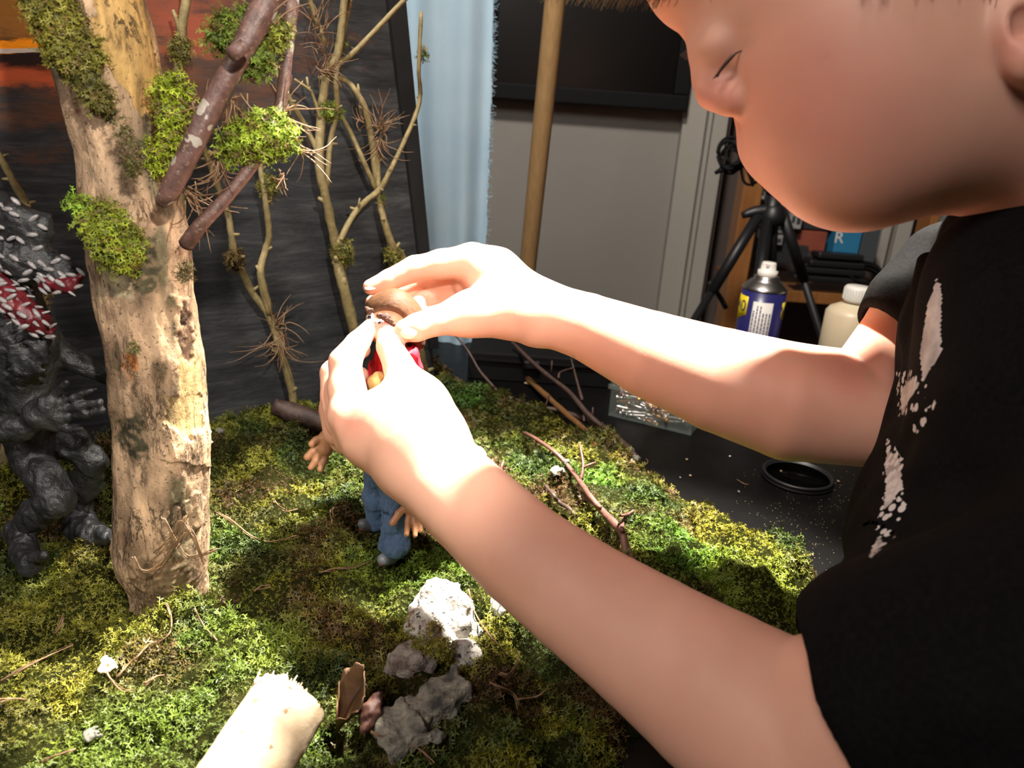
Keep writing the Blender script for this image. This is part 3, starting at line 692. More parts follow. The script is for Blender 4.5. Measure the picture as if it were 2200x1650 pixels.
def sprig_template(n=5, leaf=.17, seed=0, curl=1.2):
    r = np.random.default_rng(seed); V = []; F = []; T = []; ang = r.uniform(.0, .6); az = 0; p = np.zeros(3); bend = r.uniform(.5, 1.)*curl
    pts = [p.copy()]
    for i in range(n):
        ang += bend*1.6/n; az += r.uniform(-.35, .35); p = p+np.array([math.sin(ang)*math.cos(az), math.sin(ang)*math.sin(az), math.cos(ang)])/n; pts.append(p.copy())
    for i in range(n):
        a, b = pts[i], pts[i+1]; t = b-a; s = np.cross(t, [0, 0, 1.]); s = s/(np.linalg.norm(s)+1e-6) if np.linalg.norm(s) > 1e-5 else np.array([0, 1., 0]); w = .05*(1-.6*i/n)
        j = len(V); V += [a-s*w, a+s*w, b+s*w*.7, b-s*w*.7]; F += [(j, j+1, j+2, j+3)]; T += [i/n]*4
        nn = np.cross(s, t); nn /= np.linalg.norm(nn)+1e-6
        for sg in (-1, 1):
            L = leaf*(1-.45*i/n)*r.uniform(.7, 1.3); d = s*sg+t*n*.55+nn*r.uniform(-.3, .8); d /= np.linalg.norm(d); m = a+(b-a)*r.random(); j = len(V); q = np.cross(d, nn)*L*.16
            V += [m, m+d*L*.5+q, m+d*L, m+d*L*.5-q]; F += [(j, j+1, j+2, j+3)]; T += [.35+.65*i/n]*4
    return np.array(V), np.array(F), np.array(T)
TPL = [sprig_template(4, .30, s, c) for s, c in ((1, .8), (2, 1.3), (3, 1.8), (4, 1.1), (5, 2.2), (6, 1.5))]
def sprigs(pts, nrm, size, colr, lean=.5):
    Vs = []; Fs = []; Cs = []; off = 0; n = len(pts); which = rng.integers(0, len(TPL), n)
    for ti, (V, F, T) in enumerate(TPL):
        ix = np.where(which == ti)[0]; m = len(ix)
        if not m: continue
        N = nrm[ix]+lean*rng.normal(size=(m, 3))*np.array([1, 1, .4]); N /= np.linalg.norm(N, axis=1)[:, None]
        A = rng.normal(size=(m, 3)); A -= N*(A*N).sum(1)[:, None]; A /= np.linalg.norm(A, axis=1)[:, None]; B = np.cross(N, A)
        W = (V[None, :, 0:1]*A[:, None]+V[None, :, 1:2]*B[:, None]+V[None, :, 2:3]*N[:, None])*size[ix][:, None, None]+pts[ix][:, None]
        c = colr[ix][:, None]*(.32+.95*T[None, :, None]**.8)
        Vs.append(W.reshape(-1, 3)); Fs.append((F[None]+(np.arange(m)*len(V))[:, None, None]).reshape(-1, 4)+off); Cs.append(c.reshape(-1, 3)); off += m*len(V)
    return np.concatenate(Vs), np.concatenate(Fs), np.concatenate(Cs)
def ground():
    xs = np.arange(-.66, .36, .003); ys = np.arange(.10, .95, .003); X, Y = np.meshgrid(xs, ys, indexing='ij'); Z = hm(X.ravel(), Y.ravel()).reshape(X.shape)
    ins = sdist(X.ravel(), Y.ravel()).reshape(X.shape) > -.006; Z = np.maximum(Z, .0006)
    idx = np.arange(X.size).reshape(X.shape); q = np.stack([idx[:-1, :-1], idx[1:, :-1], idx[1:, 1:], idx[:-1, 1:]], -1); ok = ins[:-1, :-1] & ins[1:, :-1] & ins[1:, 1:] & ins[:-1, 1:]
    o = np_mesh('moss_ground', np.stack([X, Y, Z-.002*(Z > .004)], -1).reshape(-1, 3), q[ok], 'moss_base'); me = o.data
    import bmesh; bm = bmesh.new(); bm.from_mesh(me); bmesh.ops.delete(bm, geom=[v for v in bm.verts if not v.link_faces], context='VERTS'); bm.to_mesh(me); bm.free()
    tag(o, kind='structure')
    n = 430000; x = rng.uniform(-.62, .34, n); y = rng.uniform(.14, .90, n); d = sdist(x, y); D = y*CF[1]+(hm(x, y)-H)*CF[2]
    px = 1100+FP*(x*CR[0]+y*CR[1])/D
    keep = (d > -.003) & (px > -330) & (px < 1900) & (D > .25) & (rng.random(n) < np.clip(1.25-.7*(D-.3)/.45, .65, 1)*np.where(px < -40, .5, 1)); x = x[keep]; y = y[keep]; d = d[keep]
    z = hm(x, y); e = .004; nx = -(hm(x+e, y)-z)/e; ny = -(hm(x, y+e)-z)/e; nn = np.stack([nx, ny, np.ones_like(nx)], -1); nn /= np.linalg.norm(nn, axis=1)[:, None]
    p = np.stack([x, y, z-.0025], -1); col = palette(p, rng.random(len(p)))
    tall = np.clip(Fbm(30, 2, 77)(p)+.9, .55, 1.7); size = rng.uniform(.0042, .0078, len(p))*tall
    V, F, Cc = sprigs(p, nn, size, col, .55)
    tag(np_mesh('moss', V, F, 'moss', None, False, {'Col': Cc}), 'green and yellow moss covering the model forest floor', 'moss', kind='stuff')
ground()
def tuft(name, pts, rad, parent, n, size=.006, tint=(.20, .26, .03), core=True, out=None):
    """a cushion of moss around a chain of points (world), radius rad"""
    pts = [np.array(q, float) for q in pts]; rad = rad if isinstance(rad, (list, tuple)) else [rad]*len(pts)
    core = core and max(rad) > .0055
    if core:
        b = Body()
        for i in range(len(pts)): b.wcap(pts[i], pts[min(i+1, len(pts)-1)]+1e-5, rad[i]*.55, rad[min(i+1, len(pts)-1)]*.55, .006)
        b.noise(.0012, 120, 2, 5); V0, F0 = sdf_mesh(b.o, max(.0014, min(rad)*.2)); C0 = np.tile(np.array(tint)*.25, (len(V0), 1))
    i = rng.integers(0, len(pts), n); t = rng.random(n)[:, None]; P0 = np.array(pts); j = np.minimum(i+1, len(pts)-1); c = P0[i]*(1-t)+P0[j]*t; R_ = np.array(rad)[i]
    d = rng.normal(size=(n, 3)); d /= np.linalg.norm(d, axis=1)[:, None]; p = c+d*(R_*.72)[:, None]
    tint = tuple(np.array(tint)*.72); tt = np.array(tint)*(.6+.8*rng.random((n, 1))); br = (rng.random((n, 1)) < .22); tt = np.where(br, np.array([.16, .11, .035])*(.6+.6*rng.random((n, 1))), tt)
    V, F, Cc = sprigs(p, d+np.array([0, 0, .25]), size*rng.uniform(.6, 1.4, n), tt, .45)
    if core: F = np.concatenate([F0, F+len(V0)]); V = np.concatenate([V0, V]); Cc = np.concatenate([C0, Cc])
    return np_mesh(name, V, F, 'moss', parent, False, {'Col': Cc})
def straw(name, c, d, n, L, parent, m='straw', r=.00032, spread=.5, curl=.5):
    k = MB(); c = np.array(c, float)
    for _ in range(n):
        dd = np.array(d, float)+spread*rng.normal(size=3); dd /= np.linalg.norm(dd); p = c+rng.normal(size=3)*L*.07; pts = [p]; l = L*random.uniform(.5, 1.2)
        w = rng.normal(size=3)*curl
        for s in range(6): dd = dd+w*.5+rng.normal(size=3)*.12; dd /= np.linalg.norm(dd); p = p+dd*l/6; pts.append(p)
        k.tube(pts, [r*1.2, r*1.3, r, r, r*.8, r*.6, r*.3], 4, smoothing=2)
    return k.build(name, m, parent)

# ------------------------------------------------------------------ painted board
def backdrop():
    t = .012; k = MB()
    out = [(BP(x, y)-BO) for x, y in ((-420, -260), (838, -300), (866, 0), (899, 400), (940, 760))]
    b0 = BP(-420, 1100)-BO
    S = [(float(q @ BT), q[2]) for q in out]; S[-1] = (S[-1][0], .0); S.append((-.62, .0)); S[0] = (-.62, .62); S[1] = (S[1][0], .62)
    n = len(S); vs = [BO+BT*s+np.array([0, 0, z])-BN*o for o in (0, t) for s, z in S]
    k.add(vs, [tuple(range(n))[::-1], tuple(range(n, 2*n))], 0, False); k.add(vs, [(i, (i+1) % n, n+(i+1) % n, n+i) for i in range(n)], 1, False)
    vs2 = [v-BO for v in map(np.array, k.v)]; R = np.array([BT, -BN, [0, 0, 1]]); k.v = [tuple(R @ v) for v in vs2]
    o = k.build('painted_backdrop', ['backdrop_paint', 'black_edge']); o.location = Vector(BO); o.rotation_euler = (0, 0, BA)
    tag(o, 'dark grey painted board with an orange sky corner behind the model trees', 'backdrop')
    # black frame strip along its right edge
    k = MB(); k.v = []
    a, b = BP(865, 0), BP(937, 745); a = a+(a-b)*.35; w = BT*-.013
    pts = [a, b, b+w*.8, a+w*1.6]; vs = [q+BN*.0008 for q in pts]+[q+BN*.006 for q in pts]
    k.add(vs, [(0, 1, 2, 3), (7, 6, 5, 4), (0, 4, 5, 1), (1, 5, 6, 2), (2, 6, 7, 3), (3, 7, 4, 0)], 0, False)
    s = k.build('edge_strip', 'black_edge', None); s.parent = o; bpy.context.view_layer.update(); s.matrix_parent_inverse = o.matrix_world.inverted()
backdrop()

# ------------------------------------------------------------------ big tree
def tree():
    prof = [(-60, 88, 296), (0, 98, 306), (60, 106, 322), (116, 116, 333), (167, 128, 338), (215, 138, 334), (267, 154, 338), (337, 174, 352), (407, 182, 372), (455, 191, 388), (504, 198, 402), (560, 205, 406), (635, 216, 411), (690, 226, 420), (750, 236, 431), (800, 243, 434), (853, 246, 438), (905, 251, 443), (945, 254, 447), (1027, 257, 445), (1090, 257, 440), (1136, 257, 441), (1175, 252, 440), (1215, 262, 438), (1260, 290, 430), (1310, 300, 425)]
    Y = .385; L = []
    for y, l, r in prof:
        c = VY((l+r)/2, y, Y); a = VY(l, y, Y); b = VY(r, y, Y); L.append((c, np.linalg.norm(b-a)/2*.985))
    zs = np.array([q[0][2] for q in L]); cs = np.array([q[0] for q in L]); rs = np.array([q[1] for q in L]); o_ = np.argsort(zs); zs, cs, rs = zs[o_], cs[o_], rs[o_]
    t = thing('tree', (cs[0][0], Y, .02), 'thick peeling tree trunk with two red-brown branches and moss clumps', 'tree')
    nz, ns = 620, 260; zz = np.linspace(zs[0]-.02, zs[-1]+.06, nz); Cx = np.interp(zz, zs, cs[:, 0]); Cy = np.interp(zz, zs, cs[:, 1]); Rr = np.interp(zz, zs, rs)
    k_ = np.ones(15)/15; pad = lambda q: np.convolve(np.pad(q, 7, 'edge'), k_, 'valid'); Cx, Rr = pad(Cx), pad(Rr)
    th = np.arange(ns)*2*math.pi/ns; TH, ZZ = np.meshgrid(th, zz); dx = np.cos(TH); dy = np.sin(TH); R = Rr[:, None]*np.ones_like(TH)
    p = np.stack([Cx[:, None]+dx*R, Cy[:, None]+dy*R, ZZ], -1); s = p.copy(); s[..., 2] *= .35
    s2 = p.copy(); s2[..., 2] *= .12; disp = .0007*Fbm(60, 3, 2)(s2)+.00035*Fbm(150, 3, 8)(s)+.0008*Fbm(22, 2, 4)(s2)
    pp = p.reshape(-1, 3); D = (pp-CAM) @ CF; px = (1100+FP*((pp-CAM) @ CR)/D).reshape(p.shape[:2]); py = (825-FP*((pp-CAM) @ CU)/D).reshape(p.shape[:2]); front = dy < .35
    def reg(poly, j=5):
        return in_poly(px+WN*j, py+WM*j, poly) & front
    def soft(poly, j=5):
        return sum(in_poly(px+WN*j*a+ox, py+WM*j*a+oy, poly) for a, ox, oy in ((.6, 0, 0), (1, 3, 1), (1.4, -3, -1), (1, 0, 4), (1.8, 0, -4), (2.2, 2, 3)))/6.*front
    WN = Fbm(90, 4, 12)(p); WM = Fbm(90, 4, 13)(p); SP = np.clip(.9+.5*Fbm(200, 2, 19)(p), .35, 1.)
    bark = np.array([.37, .25, .155]); lich = np.array([.115, .105, .055]); wood = np.array([.46, .29, .105]); pale = np.array([.50, .35, .22]); dark = np.array([.10, .055, .03])
    n_ = Fbm(28, 4, 51)(s); m_ = Fbm(16, 3, 52)(p)
    col = bark*(1+.33*Fbm(50, 4, 53)(s))[..., None]; f = np.clip((n_-.15)*2.5, 0, .75)[..., None]; col = col*(1-f)+lich*f; f = np.clip((m_-.55)*3, 0, .5)[..., None]; col = col*(1-f)+dark*f
    stub = reg([(190, -80), (330, -80), (345, 150), (342, 185), (326, 245), (300, 246), (284, 205), (232, 150), (205, 80)])
    col[stub] = (wood*(1+.18*Fbm(12, 3, 61)(np.stack([p[..., 0]*8, p[..., 1]*8, p[..., 2]], -1)))[..., None])[stub]; disp = np.where(stub, -.0012+disp*.12, disp+.0006)
    for poly, c_, dd in (([(172, 318), (196, 322), (204, 360), (203, 395), (188, 400), (176, 360)], pale*1.1, -.0010), ([(352, 870), (372, 855), (436, 845), (446, 915), (418, 925), (400, 948), (378, 925), (352, 905)], np.array([.60, .42, .19]), -.0016),
                         ([(383, 780), (412, 740), (436, 790), (438, 860), (385, 860)], np.array([.56, .39, .18]), -.0010), ([(208, 545), (262, 520), (285, 560), (290, 640), (222, 640)], np.array([.52, .44, .27]), 0),
                         ([(388, 640), (400, 640), (412, 690), (420, 770), (412, 790), (396, 760), (384, 700)], dark, -.0022), ([(262, 768), (300, 764), (302, 800), (278, 806), (262, 792)], np.array([.55, .22, .07]), -.0012),
                         ([(288, 810), (294, 812), (278, 858), (272, 856)], dark*.6, -.002), ([(377, 1085), (384, 1080), (372, 1130), (362, 1130)], dark*.6, -.0025), ([(185, 225), (215, 220), (250, 240), (245, 262), (190, 250)], dark*.35, -.001),
                         ([(290, 1210), (440, 1190), (440, 1320), (300, 1320)], np.array([.20, .125, .07]), 0), ([(150, 205), (160, 215), (164, 262), (152, 240)], np.array([.32, .12, .05]), 0), ([(280, 545), (330, 500), (345, 600), (300, 660)], lich*.85, 0), ([(255, 905), (300, 895), (320, 990), (262, 975)], lich*.55, 0)):
        f = soft(poly, 6)*(SP if dd == 0 else 1); fq = f[..., None]; col = col*(1-fq)+c_*.74*(1+.25*Fbm(80, 3, 3)(p))[..., None]*fq; disp = disp*(1-.5*f)+dd*.55*f
    # peeling rims: raised bark plates
    for poly in ([(356, 640), (384, 630), (408, 640), (398, 700), (380, 660)], [(262, 440), (300, 420), (312, 480), (296, 520), (270, 480)], [(350, 900), (380, 930), (402, 952), (420, 930), (446, 920), (446, 1000), (350, 990)], [(390, 1080), (430, 1050), (440, 1110), (400, 1150)]):
        disp = np.where(reg(poly, 4), disp+.0012, disp)
    flare = .010*np.clip(1-(ZZ-.0)/.035, 0, 1)**2*(1+.5*np.sin(TH*3+1)); p[..., 0] += dx*(disp+flare); p[..., 1] += dy*(disp+flare)
    idx = np.arange(nz*ns).reshape(nz, ns); q = np.stack([idx[:-1], np.roll(idx[:-1], -1, 1), np.roll(idx[1:], -1, 1), idx[1:]], -1).reshape(-1, 4)
    V = np.concatenate([p.reshape(-1, 3), [[Cx[-1], Cy[-1], zz[-1]]]]); np_mesh('trunk', V, q, 'bark', t, True, {'Col': np.clip(np.concatenate([col.reshape(-1, 3), [wood]]), 0, 1)})
    # branches: each leaves the bark and reaches up past the frame
    def branch(L, r, m='branch_red'):
        k = MB(); k.tube([VY(x, y, Yq) for x, y, Yq in L], r, 18, bump=.035, smoothing=7); return k.build('branch', m, t)
    w = lambda px, Yq: px*Yq/FP/2*.84
    b1 = branch([(348, 436, .352), (368, 405, .350), (420, 300, .352), (462, 215, .356), (513, 122, .36), (545, 60, .365), (580, -10, .37), (625, -110, .38)], [w(30, .40), w(44, .4), w(46, .41), w(46, .41), w(46, .41), w(54, .41), w(58, .42), w(54, .42)])
    k = MB(); k.lathe([(.0001, 0), (.0045, .0004), (.005, .003), (.004, .006)], VY(521, 122, .347), ax=(-.5, -.3, .8), seg=14); k.build('cut_knot', 'branch_red', b1)
    b2 = branch([(400, 525, .365), (430, 485, .362), (490, 420, .366), (548, 345, .372), (585, 275, .378), (603, 225, .382), (617, 110, .39), (629, 0, .40), (636, -80, .41)], [w(36, .42), w(32, .42), w(28, .42), w(27, .42), w(26, .42), w(26, .42), w(26, .42), w(28, .42), w(26, .42)])
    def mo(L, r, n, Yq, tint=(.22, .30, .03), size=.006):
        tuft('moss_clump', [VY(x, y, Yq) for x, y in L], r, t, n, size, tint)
    mo([(100, -10), (130, 60), (165, 120)], [.012, .013, .010], 1500, .355, (.26, .25, .04)); mo([(165, 120), (190, 180), (215, 215)], [.008, .006, .004], 650, .352, (.20, .19, .04), .005)
    mo([(365, 185), (372, 240), (392, 300), (352, 340)], [.008, .0095, .009, .006], 1500, .372, (.36, .46, .03))
    mo([(212, 470), (240, 500), (262, 545)], [.010, .012, .007], 1700, .345, (.27, .34, .03)); mo([(150, 437), (185, 450)], [.002, .005], 110, .345, (.3, .5, .04), .006)
    mo([(500, 320), (545, 295), (590, 290)], [.009, .0125, .009], 2000, .372, (.30, .42, .03)); mo([(480, 85), (520, 55), (545, 130)], [.010, .008, .008], 1100, .37, (.17, .25, .03)); mo([(560, 80), (600, 72)], [.007, .004], 320, .375, (.26, .30, .04))
    mo([(245, 245), (290, 320), (285, 370)], [.003, .0035, .003], 260, .347, (.13, .13, .035), .0035); mo([(286, 745), (290, 748)], [.0022, .0022], 60, .345, (.16, .17, .03), .003); mo([(395, 570), (402, 590)], [.003, .003], 80, .365, (.15, .12, .04), .004)
    for c, d, n, L_, Yq in (((488, 330), (.2, 0, 1), 14, .022, .37), ((470, 350), (.1, 0, -1), 18, .018, .37), ((500, 215), (-.1, 0, -1), 16, .034, .372), ((400, 410), (.6, 0, -.8), 22, .026, .37), ((425, 240), (-.2, 0, 1), 6, .014, .37), ((605, 250), (.6, 0, .3), 16, .026, .38), ((640, 320), (.7, 0, -.3), 9, .022, .385), ((608, 375), (0, 0, -1), 8, .016, .38), ((590, 55), (-.3, 0, 1), 8, .02, .37)):
        straw('dry_grass', VY(*c, Yq), d, n, L_, t, curl=.4)
    for L in ([(285, 1200), (310, 1228), (345, 1215), (380, 1160), (400, 1110)], [(350, 1110), (395, 1190), (425, 1195), (465, 1180)], [(378, 1175), (410, 1140), (430, 1195)], [(330, 1190), (372, 1150), (392, 1120), (440, 1210)]):
        k = MB()
        for q in range(4): k.tube([VY(x+random.uniform(-5, 5), y+random.uniform(-5, 5), .345) for x, y in L], .00025, 4)
        k.build('dry_root', 'straw', t)
tree()

# ------------------------------------------------------------------ bare twigs standing before the board
def twig_tree(label, trunks, tufts=(), grass=(), off=.02, m='twig_green'):
    t = None
    for i, (L, r0, r1) in enumerate(trunks):
        pts = [BP(x, y, off+(.004*math.sin(j*1.7+i) if 0 < j < len(L)-1 else 0)) for j, (x, y) in enumerate(L)]
        if i == 0: t = thing('bare_twig', (pts[0][0], pts[0][1], float(hm(*pts[0][:2])[0])), label, 'twig')
        if i == 0: pts[0] = pts[0]*1; pts = [pts[0]-np.array([0, 0, .02])]+pts
        Dm = np.linalg.norm(pts[1]-CAM); n = len(pts); rad = [(r0+(r1-r0)*j/(n-1))*Dm/FP*(1+random.uniform(-.08, .08)) for j in range(n)]
        k = MB(); k.tube(pts, rad, 9, bump=.07, smoothing=6)
        for j in range(1, n-1):
            d = rng.normal(size=3); d[2] = abs(d[2]); d /= np.linalg.norm(d); k.tube([pts[j], pts[j]+d*rad[j]*2.4], [rad[j]*.7, rad[j]*.35], 6, smoothing=1)
        k.build('stem' if i == 0 else 'side_shoot', m, t)
    for (x, y, r, n, tint) in tufts:
        D = BP(x, y, off); q = r*np.linalg.norm(D-CAM)/FP; tuft('moss_tuft', [D-np.array([0, 0, q*.4]), D+np.array([0, 0, q*.5])], q, t, n, .006, tint)
    for (x, y, d, n, L) in grass: straw('dry_grass', BP(x, y, off+.004), d, n, L, t, r=.0004, curl=.45)
OL = (.19, .19, .035); GR = (.22, .30, .03); BR = (.16, .10, .03)
twig_tree('bare forked twig with a dry grass bundle low on its stem, between trunk and hand', [([(628, 842), (604, 757), (579, 680), (541, 626), (507, 553), (497, 505), (487, 451), (447, 342), (430, 300)], 9, 5), ([(579, 675), (560, 587), (570, 539), (578, 505), (571, 436), (560, 364), (564, 338)], 8, 5)],
          [(506, 562, 19, 260, BR), (576, 405, 20, 240, OL)], [(592, 700, (.3, 0, .6), 16, .035), (600, 715, (.4, 0, -.9), 22, .045), (590, 740, (.8, 0, -.2), 12, .035)], .03)
twig_tree('tallest bare twig with a green moss ball behind the near hand', [([(763, 722), (739, 621), (725, 563), (720, 524), (702, 436), (687, 356), (689, 255), (702, 164), (727, 109), (742, -20), (752, -90)], 12, 6),
          ([(727, 530), (731, 516), (767, 451), (815, 407), (836, 371), (884, 269), (902, 211), (900, 145), (905, 25)], 7, 4), ([(702, 400), (709, 309), (724, 233), (722, 182), (727, 138), (764, 109), (869, 0), (900, -30)], 6, 5),
          ([(684, 330), (655, 269), (625, 218), (564, 102)], 6, 4), ([(728, 120), (752, 10), (757, -40)], 4, 3), ([(688, 255), (672, 205), (662, 190), (632, 170)], 3.5, 2.5), ([(664, 195), (659, 165)], 3, 2), ([(770, 445), (773, 425)], 3, 1.5), ([(700, 95), (672, 20), (655, -40)], 5, 4)],
          [(735, 548, 24, 480, OL), (704, 243, 15, 240, GR), (907, 120, 9, 60, GR), (735, 95, 9, 60, OL)], [(695, 110, (.1, 0, 1), 12, .03), (690, 150, (.5, 0, .5), 20, .03), (684, 60, (-.1, 0, 1), 16, .045)], .035)
twig_tree('bare twig with a curly brown grass knot nearest the blue cloth', [([(912, 800), (902, 749), (885, 650), (865, 556), (847, 538), (825, 473), (811, 407), (800, 309), (785, 236), (764, 196), (738, 171), (684, 167)], 10, 4), ([(807, 404), (782, 349), (756, 291), (731, 244)], 6, 4), ([(812, 410), (812, 350), (808, 325)], 7, 4), ([(772, 205), (769, 180)], 3.5, 2)],
          [(845, 553, 18, 280, OL), (820, 432, 7, 50, GR), (726, 244, 8, 60, GR)], [(815, 280, (.3, 0, .8), 26, .035), (815, 300, (.3, 0, -.9), 16, .03), (782, 260, (-.2, 0, .4), 8, .02)], .03)
twig_tree('short mossy twig standing between the trunk and the thick red branch', [([(400, 900), (395, 600), (386, 300), (384, 155), (392, 58), (400, 0), (404, -60)], 8, 7), ([(386, 70), (378, 40), (372, 22)], 4, 3)], [(388, 112, 20, 300, OL), (372, 185, 10, 60, OL)], [], .03)
twig_tree('thin bare twig behind the dark clay creature', [([(12, 975), (40, 700), (56, 470), (54, 438), (26, 385), (0, 337), (-30, 290)], 8, 5), ([(62, 500), (58, 560)], 5, 4)], [(85, 640, 16, 160, BR)], [], .03)

# ------------------------------------------------------------------ twigs lying about
def lying(label, L, r, m='twig_brown', shoots=(), cat='twig', name='fallen_twig', z=None, ends=None, seg=8):
    def q(v): x, y, l = v; return on(x, y, l) if z is None else G(x, y, l)
    pts = [q(v) for v in L]; k = MB(); D = np.mean([np.linalg.norm(p-CAM) for p in pts]); rr = [a*D/FP for a in (r if isinstance(r, (list, tuple)) else [r]*len(L))]
    k.tube(pts, rr, seg, bump=.08, smoothing=5); o = k.build(name, m); tag(o, label, cat)
    for S, rs in shoots:
        k = MB(); sp = [q(v) for v in S]; k.tube(sp, [rs*D/FP*(1-.5*i/(len(sp)-1)) for i in range(len(sp))], 6, bump=.08, smoothing=4); k.build('side_shoot', m, o)
    if ends:
        b = Body(); 
        for v, rad in ends: b.wcap(q(v), q(v)+1e-4, rad, rad, .003)
        b.noise(.0006, 250, 2, 3); b.build('lichen_crust', 'lichen', o, .0006)
    return o
lying('long brown twig with a white lichen end at the far moss edge', [(1100, 735, .045), (1160, 793, .035), (1220, 840, .03), (1260, 887, .022), (1300, 923, .015), (1343, 957, .010), (1366, 985, .008)], [4, 5, 5, 6, 6, 8, 7], 'twig_brown',
      [([(1251, 860, .024), (1240, 820, .035), (1227, 770, .05)], 4), ([(1200, 813, .03), (1204, 800, .035), (1233, 790, .045)], 3.5), ([(1184, 810, .03), (1186, 775, .05)], 3), ([(1273, 900, .018), (1274, 875, .03)], 3.5), ([(1255, 905, .016), (1253, 880, .02)], 3)], z=0, ends=[((1343, 957, .010), .0028), ((1356, 968, .009), .0032), ((1366, 985, .008), .0034)])
lying('dark twig running from the hand to the white-ended twig on the table', [(973, 807, .020), (1013, 833, .016), (1087, 853, .012), (1140, 872, .010), (1200, 882, .009), (1253, 900, .010), (1293, 923, .012)], [3.5, 4, 5.5, 5, 5, 5.5, 5], 'twig_brown',
      [([(1073, 845, .014), (1033, 800, .03), (1003, 750, .05), (970, 712, .065)], 4), ([(1170, 910, .004), (1166, 890, .012), (1180, 850, .014)], 3), ([(1150, 917, .006), (1166, 903, .012), (1170, 882, .022)], 3.5), ([(1140, 912, .008), (1138, 888, .016)], 3)], z=0)
lying('orange-brown bare stick crossing the dark twig on the table', [(1130, 811, .006), (1173, 850, .010), (1217, 890, .014), (1260, 927, .015), (1270, 945, .016), (1284, 966, .018)], [7, 7, 6.5, 6.5, 6.5, 5], 'twig_orange', z=0)
lying('reddish forked twig lying on the moss right of the near arm', [(1125, 930, .006), (1142, 938, .010), (1190, 970, .012), (1227, 1010, .012), (1263, 1060, .012), (1293, 1097, .012), (1320, 1125, .010), (1338, 1150, .006), (1345, 1200, .002)], [5, 5, 5, 5, 6, 7, 7.5, 8, 6], 'twig_red',
      [([(1247, 1032, .012), (1253, 1000, .020), (1245, 953, .030)], 4.5), ([(1252, 1008, .018), (1262, 1000, .02), (1280, 993, .024)], 3.5), ([(1290, 1090, .010), (1262, 1072, .008), (1243, 1050, .008), (1241, 1040, .008)], 4), ([(1335, 1140, .008), (1340, 1115, .012), (1362, 1096, .02)], 5), ([(1350, 1105, .014), (1330, 1108, .018)], 4), ([(1150, 945, .010), (1151, 960, .004)], 4), ([(1343, 1160, .004), (1355, 1190, .004), (1370, 1215, .004)], 5)],
      ends=[((1216, 992, .013), .0022)])
lying('small brown twig on the moss near the white lichen flake', [(1170, 1042, .003), (1188, 1062, .006), (1200, 1078, .006), (1222, 1092, .006), (1238, 1108, .003)], [3, 4, 4.5, 4.5, 3], 'twig_brown')
lying('short upright brown stub in the moss beside the near forearm', [(1078, 1022, .001), (1077, 1005, .006), (1082, 992, .010)], 3.5, 'twig_red')
lying('pale broken stick poking from under the near wrist', [(985, 945, .006), (1010, 962, .008), (1036, 978, .007)], [13, 13, 11], 'pale_wood', name='broken_stick', cat='stick', seg=12)
lying('small dark branch stump lying behind the doll hand', [(590, 872, .010), (640, 890, .012), (700, 912, .010), (760, 925, .008)], [17, 20, 22, 20], 'bark_dark' if 'bark_dark' in M else 'twig_brown', name='branch_stump', cat='branch', seg=14)
# dry straw curls on the moss
for i, (L, lab) in enumerate([([(357, 1298), (368, 1325), (362, 1360), (340, 1376), (318, 1382)], 'curved tan straw below the tree trunk'), ([(316, 1388), (298, 1408), (278, 1425), (250, 1458)], 'straw continuing down from the curved one'), ([(226, 1400), (226, 1440), (240, 1465), (262, 1482), (288, 1484)], 'orange straw curl beside the pale chip'),
          ([(0, 1464), (60, 1430), (110, 1405), (160, 1385)], 'long thin pale straw at the left edge'), ([(465, 1100), (500, 1120), (540, 1152), (580, 1162), (640, 1152)], 'twisted tan straw on the moss right of the trunk'), ([(590, 1078), (610, 1095), (640, 1092)], 'short brown straw in shade behind the moss hump'),
          ([(688, 1228), (720, 1224), (760, 1218), (800, 1206)], 'torn tan straw with a pale end by the doll foot'), ([(715, 1120), (712, 1095), (735, 1088), (790, 1080)], 'reddish straw left of the doll legs'), ([(800, 1575), (850, 1592), (900, 1608), (932, 1640)], 'brown rootlet below the grey slab'),
          ([(1055, 1468), (1075, 1480), (1105, 1492), (1115, 1520)], 'short brown rootlet right of the grey slab'), ([(1110, 1502), (1150, 1500), (1178, 1478)], 'thin arched straw right of the grey slab'), ([(1072, 1445), (1095, 1452), (1110, 1425), (1112, 1400)], 'reddish hooked rootlet under the near forearm'),
          ([(1003, 1268), (1020, 1310), (1050, 1360), (1080, 1400), (1090, 1425)], 'long pale grass blade right of the white rock'), ([(878, 1345), (880, 1320), (910, 1300), (930, 1290)], 'thin brown stem arching over the white rock edge'), ([(135, 1322), (128, 1342), (118, 1360)], 'small red leaf shred in the yellow moss'), ([(90, 1640), (120, 1625), (160, 1610)], 'dry straw bundle at the bottom left'), ([(420, 1310), (440, 1345), (465, 1375)], 'straight yellow needle in the moss'),
          ([(545, 1270), (560, 1262), (580, 1258)], 'short red bark shred right of the trunk foot'), ([(0, 1505), (30, 1500), (55, 1502)], 'pale bent straw at the left edge lower down'), ([(310, 1470), (330, 1455), (352, 1448)], 'fine pale straw in the dark moss hollow')]):
    k = MB()
    for q in range(3 if i not in (12, 16) else 1): k.tube([on(x+random.uniform(-4, 4), y+random.uniform(-4, 4), .0055+.003*math.sin(j*1.3+q)) for j, (x, y) in enumerate(L)], [(.0003 if q else .0006)*(1-.6*j/len(L)) for j in range(len(L))], 5, bump=.15)
    tag(k.build('straw', 'straw'), lab, 'straw')

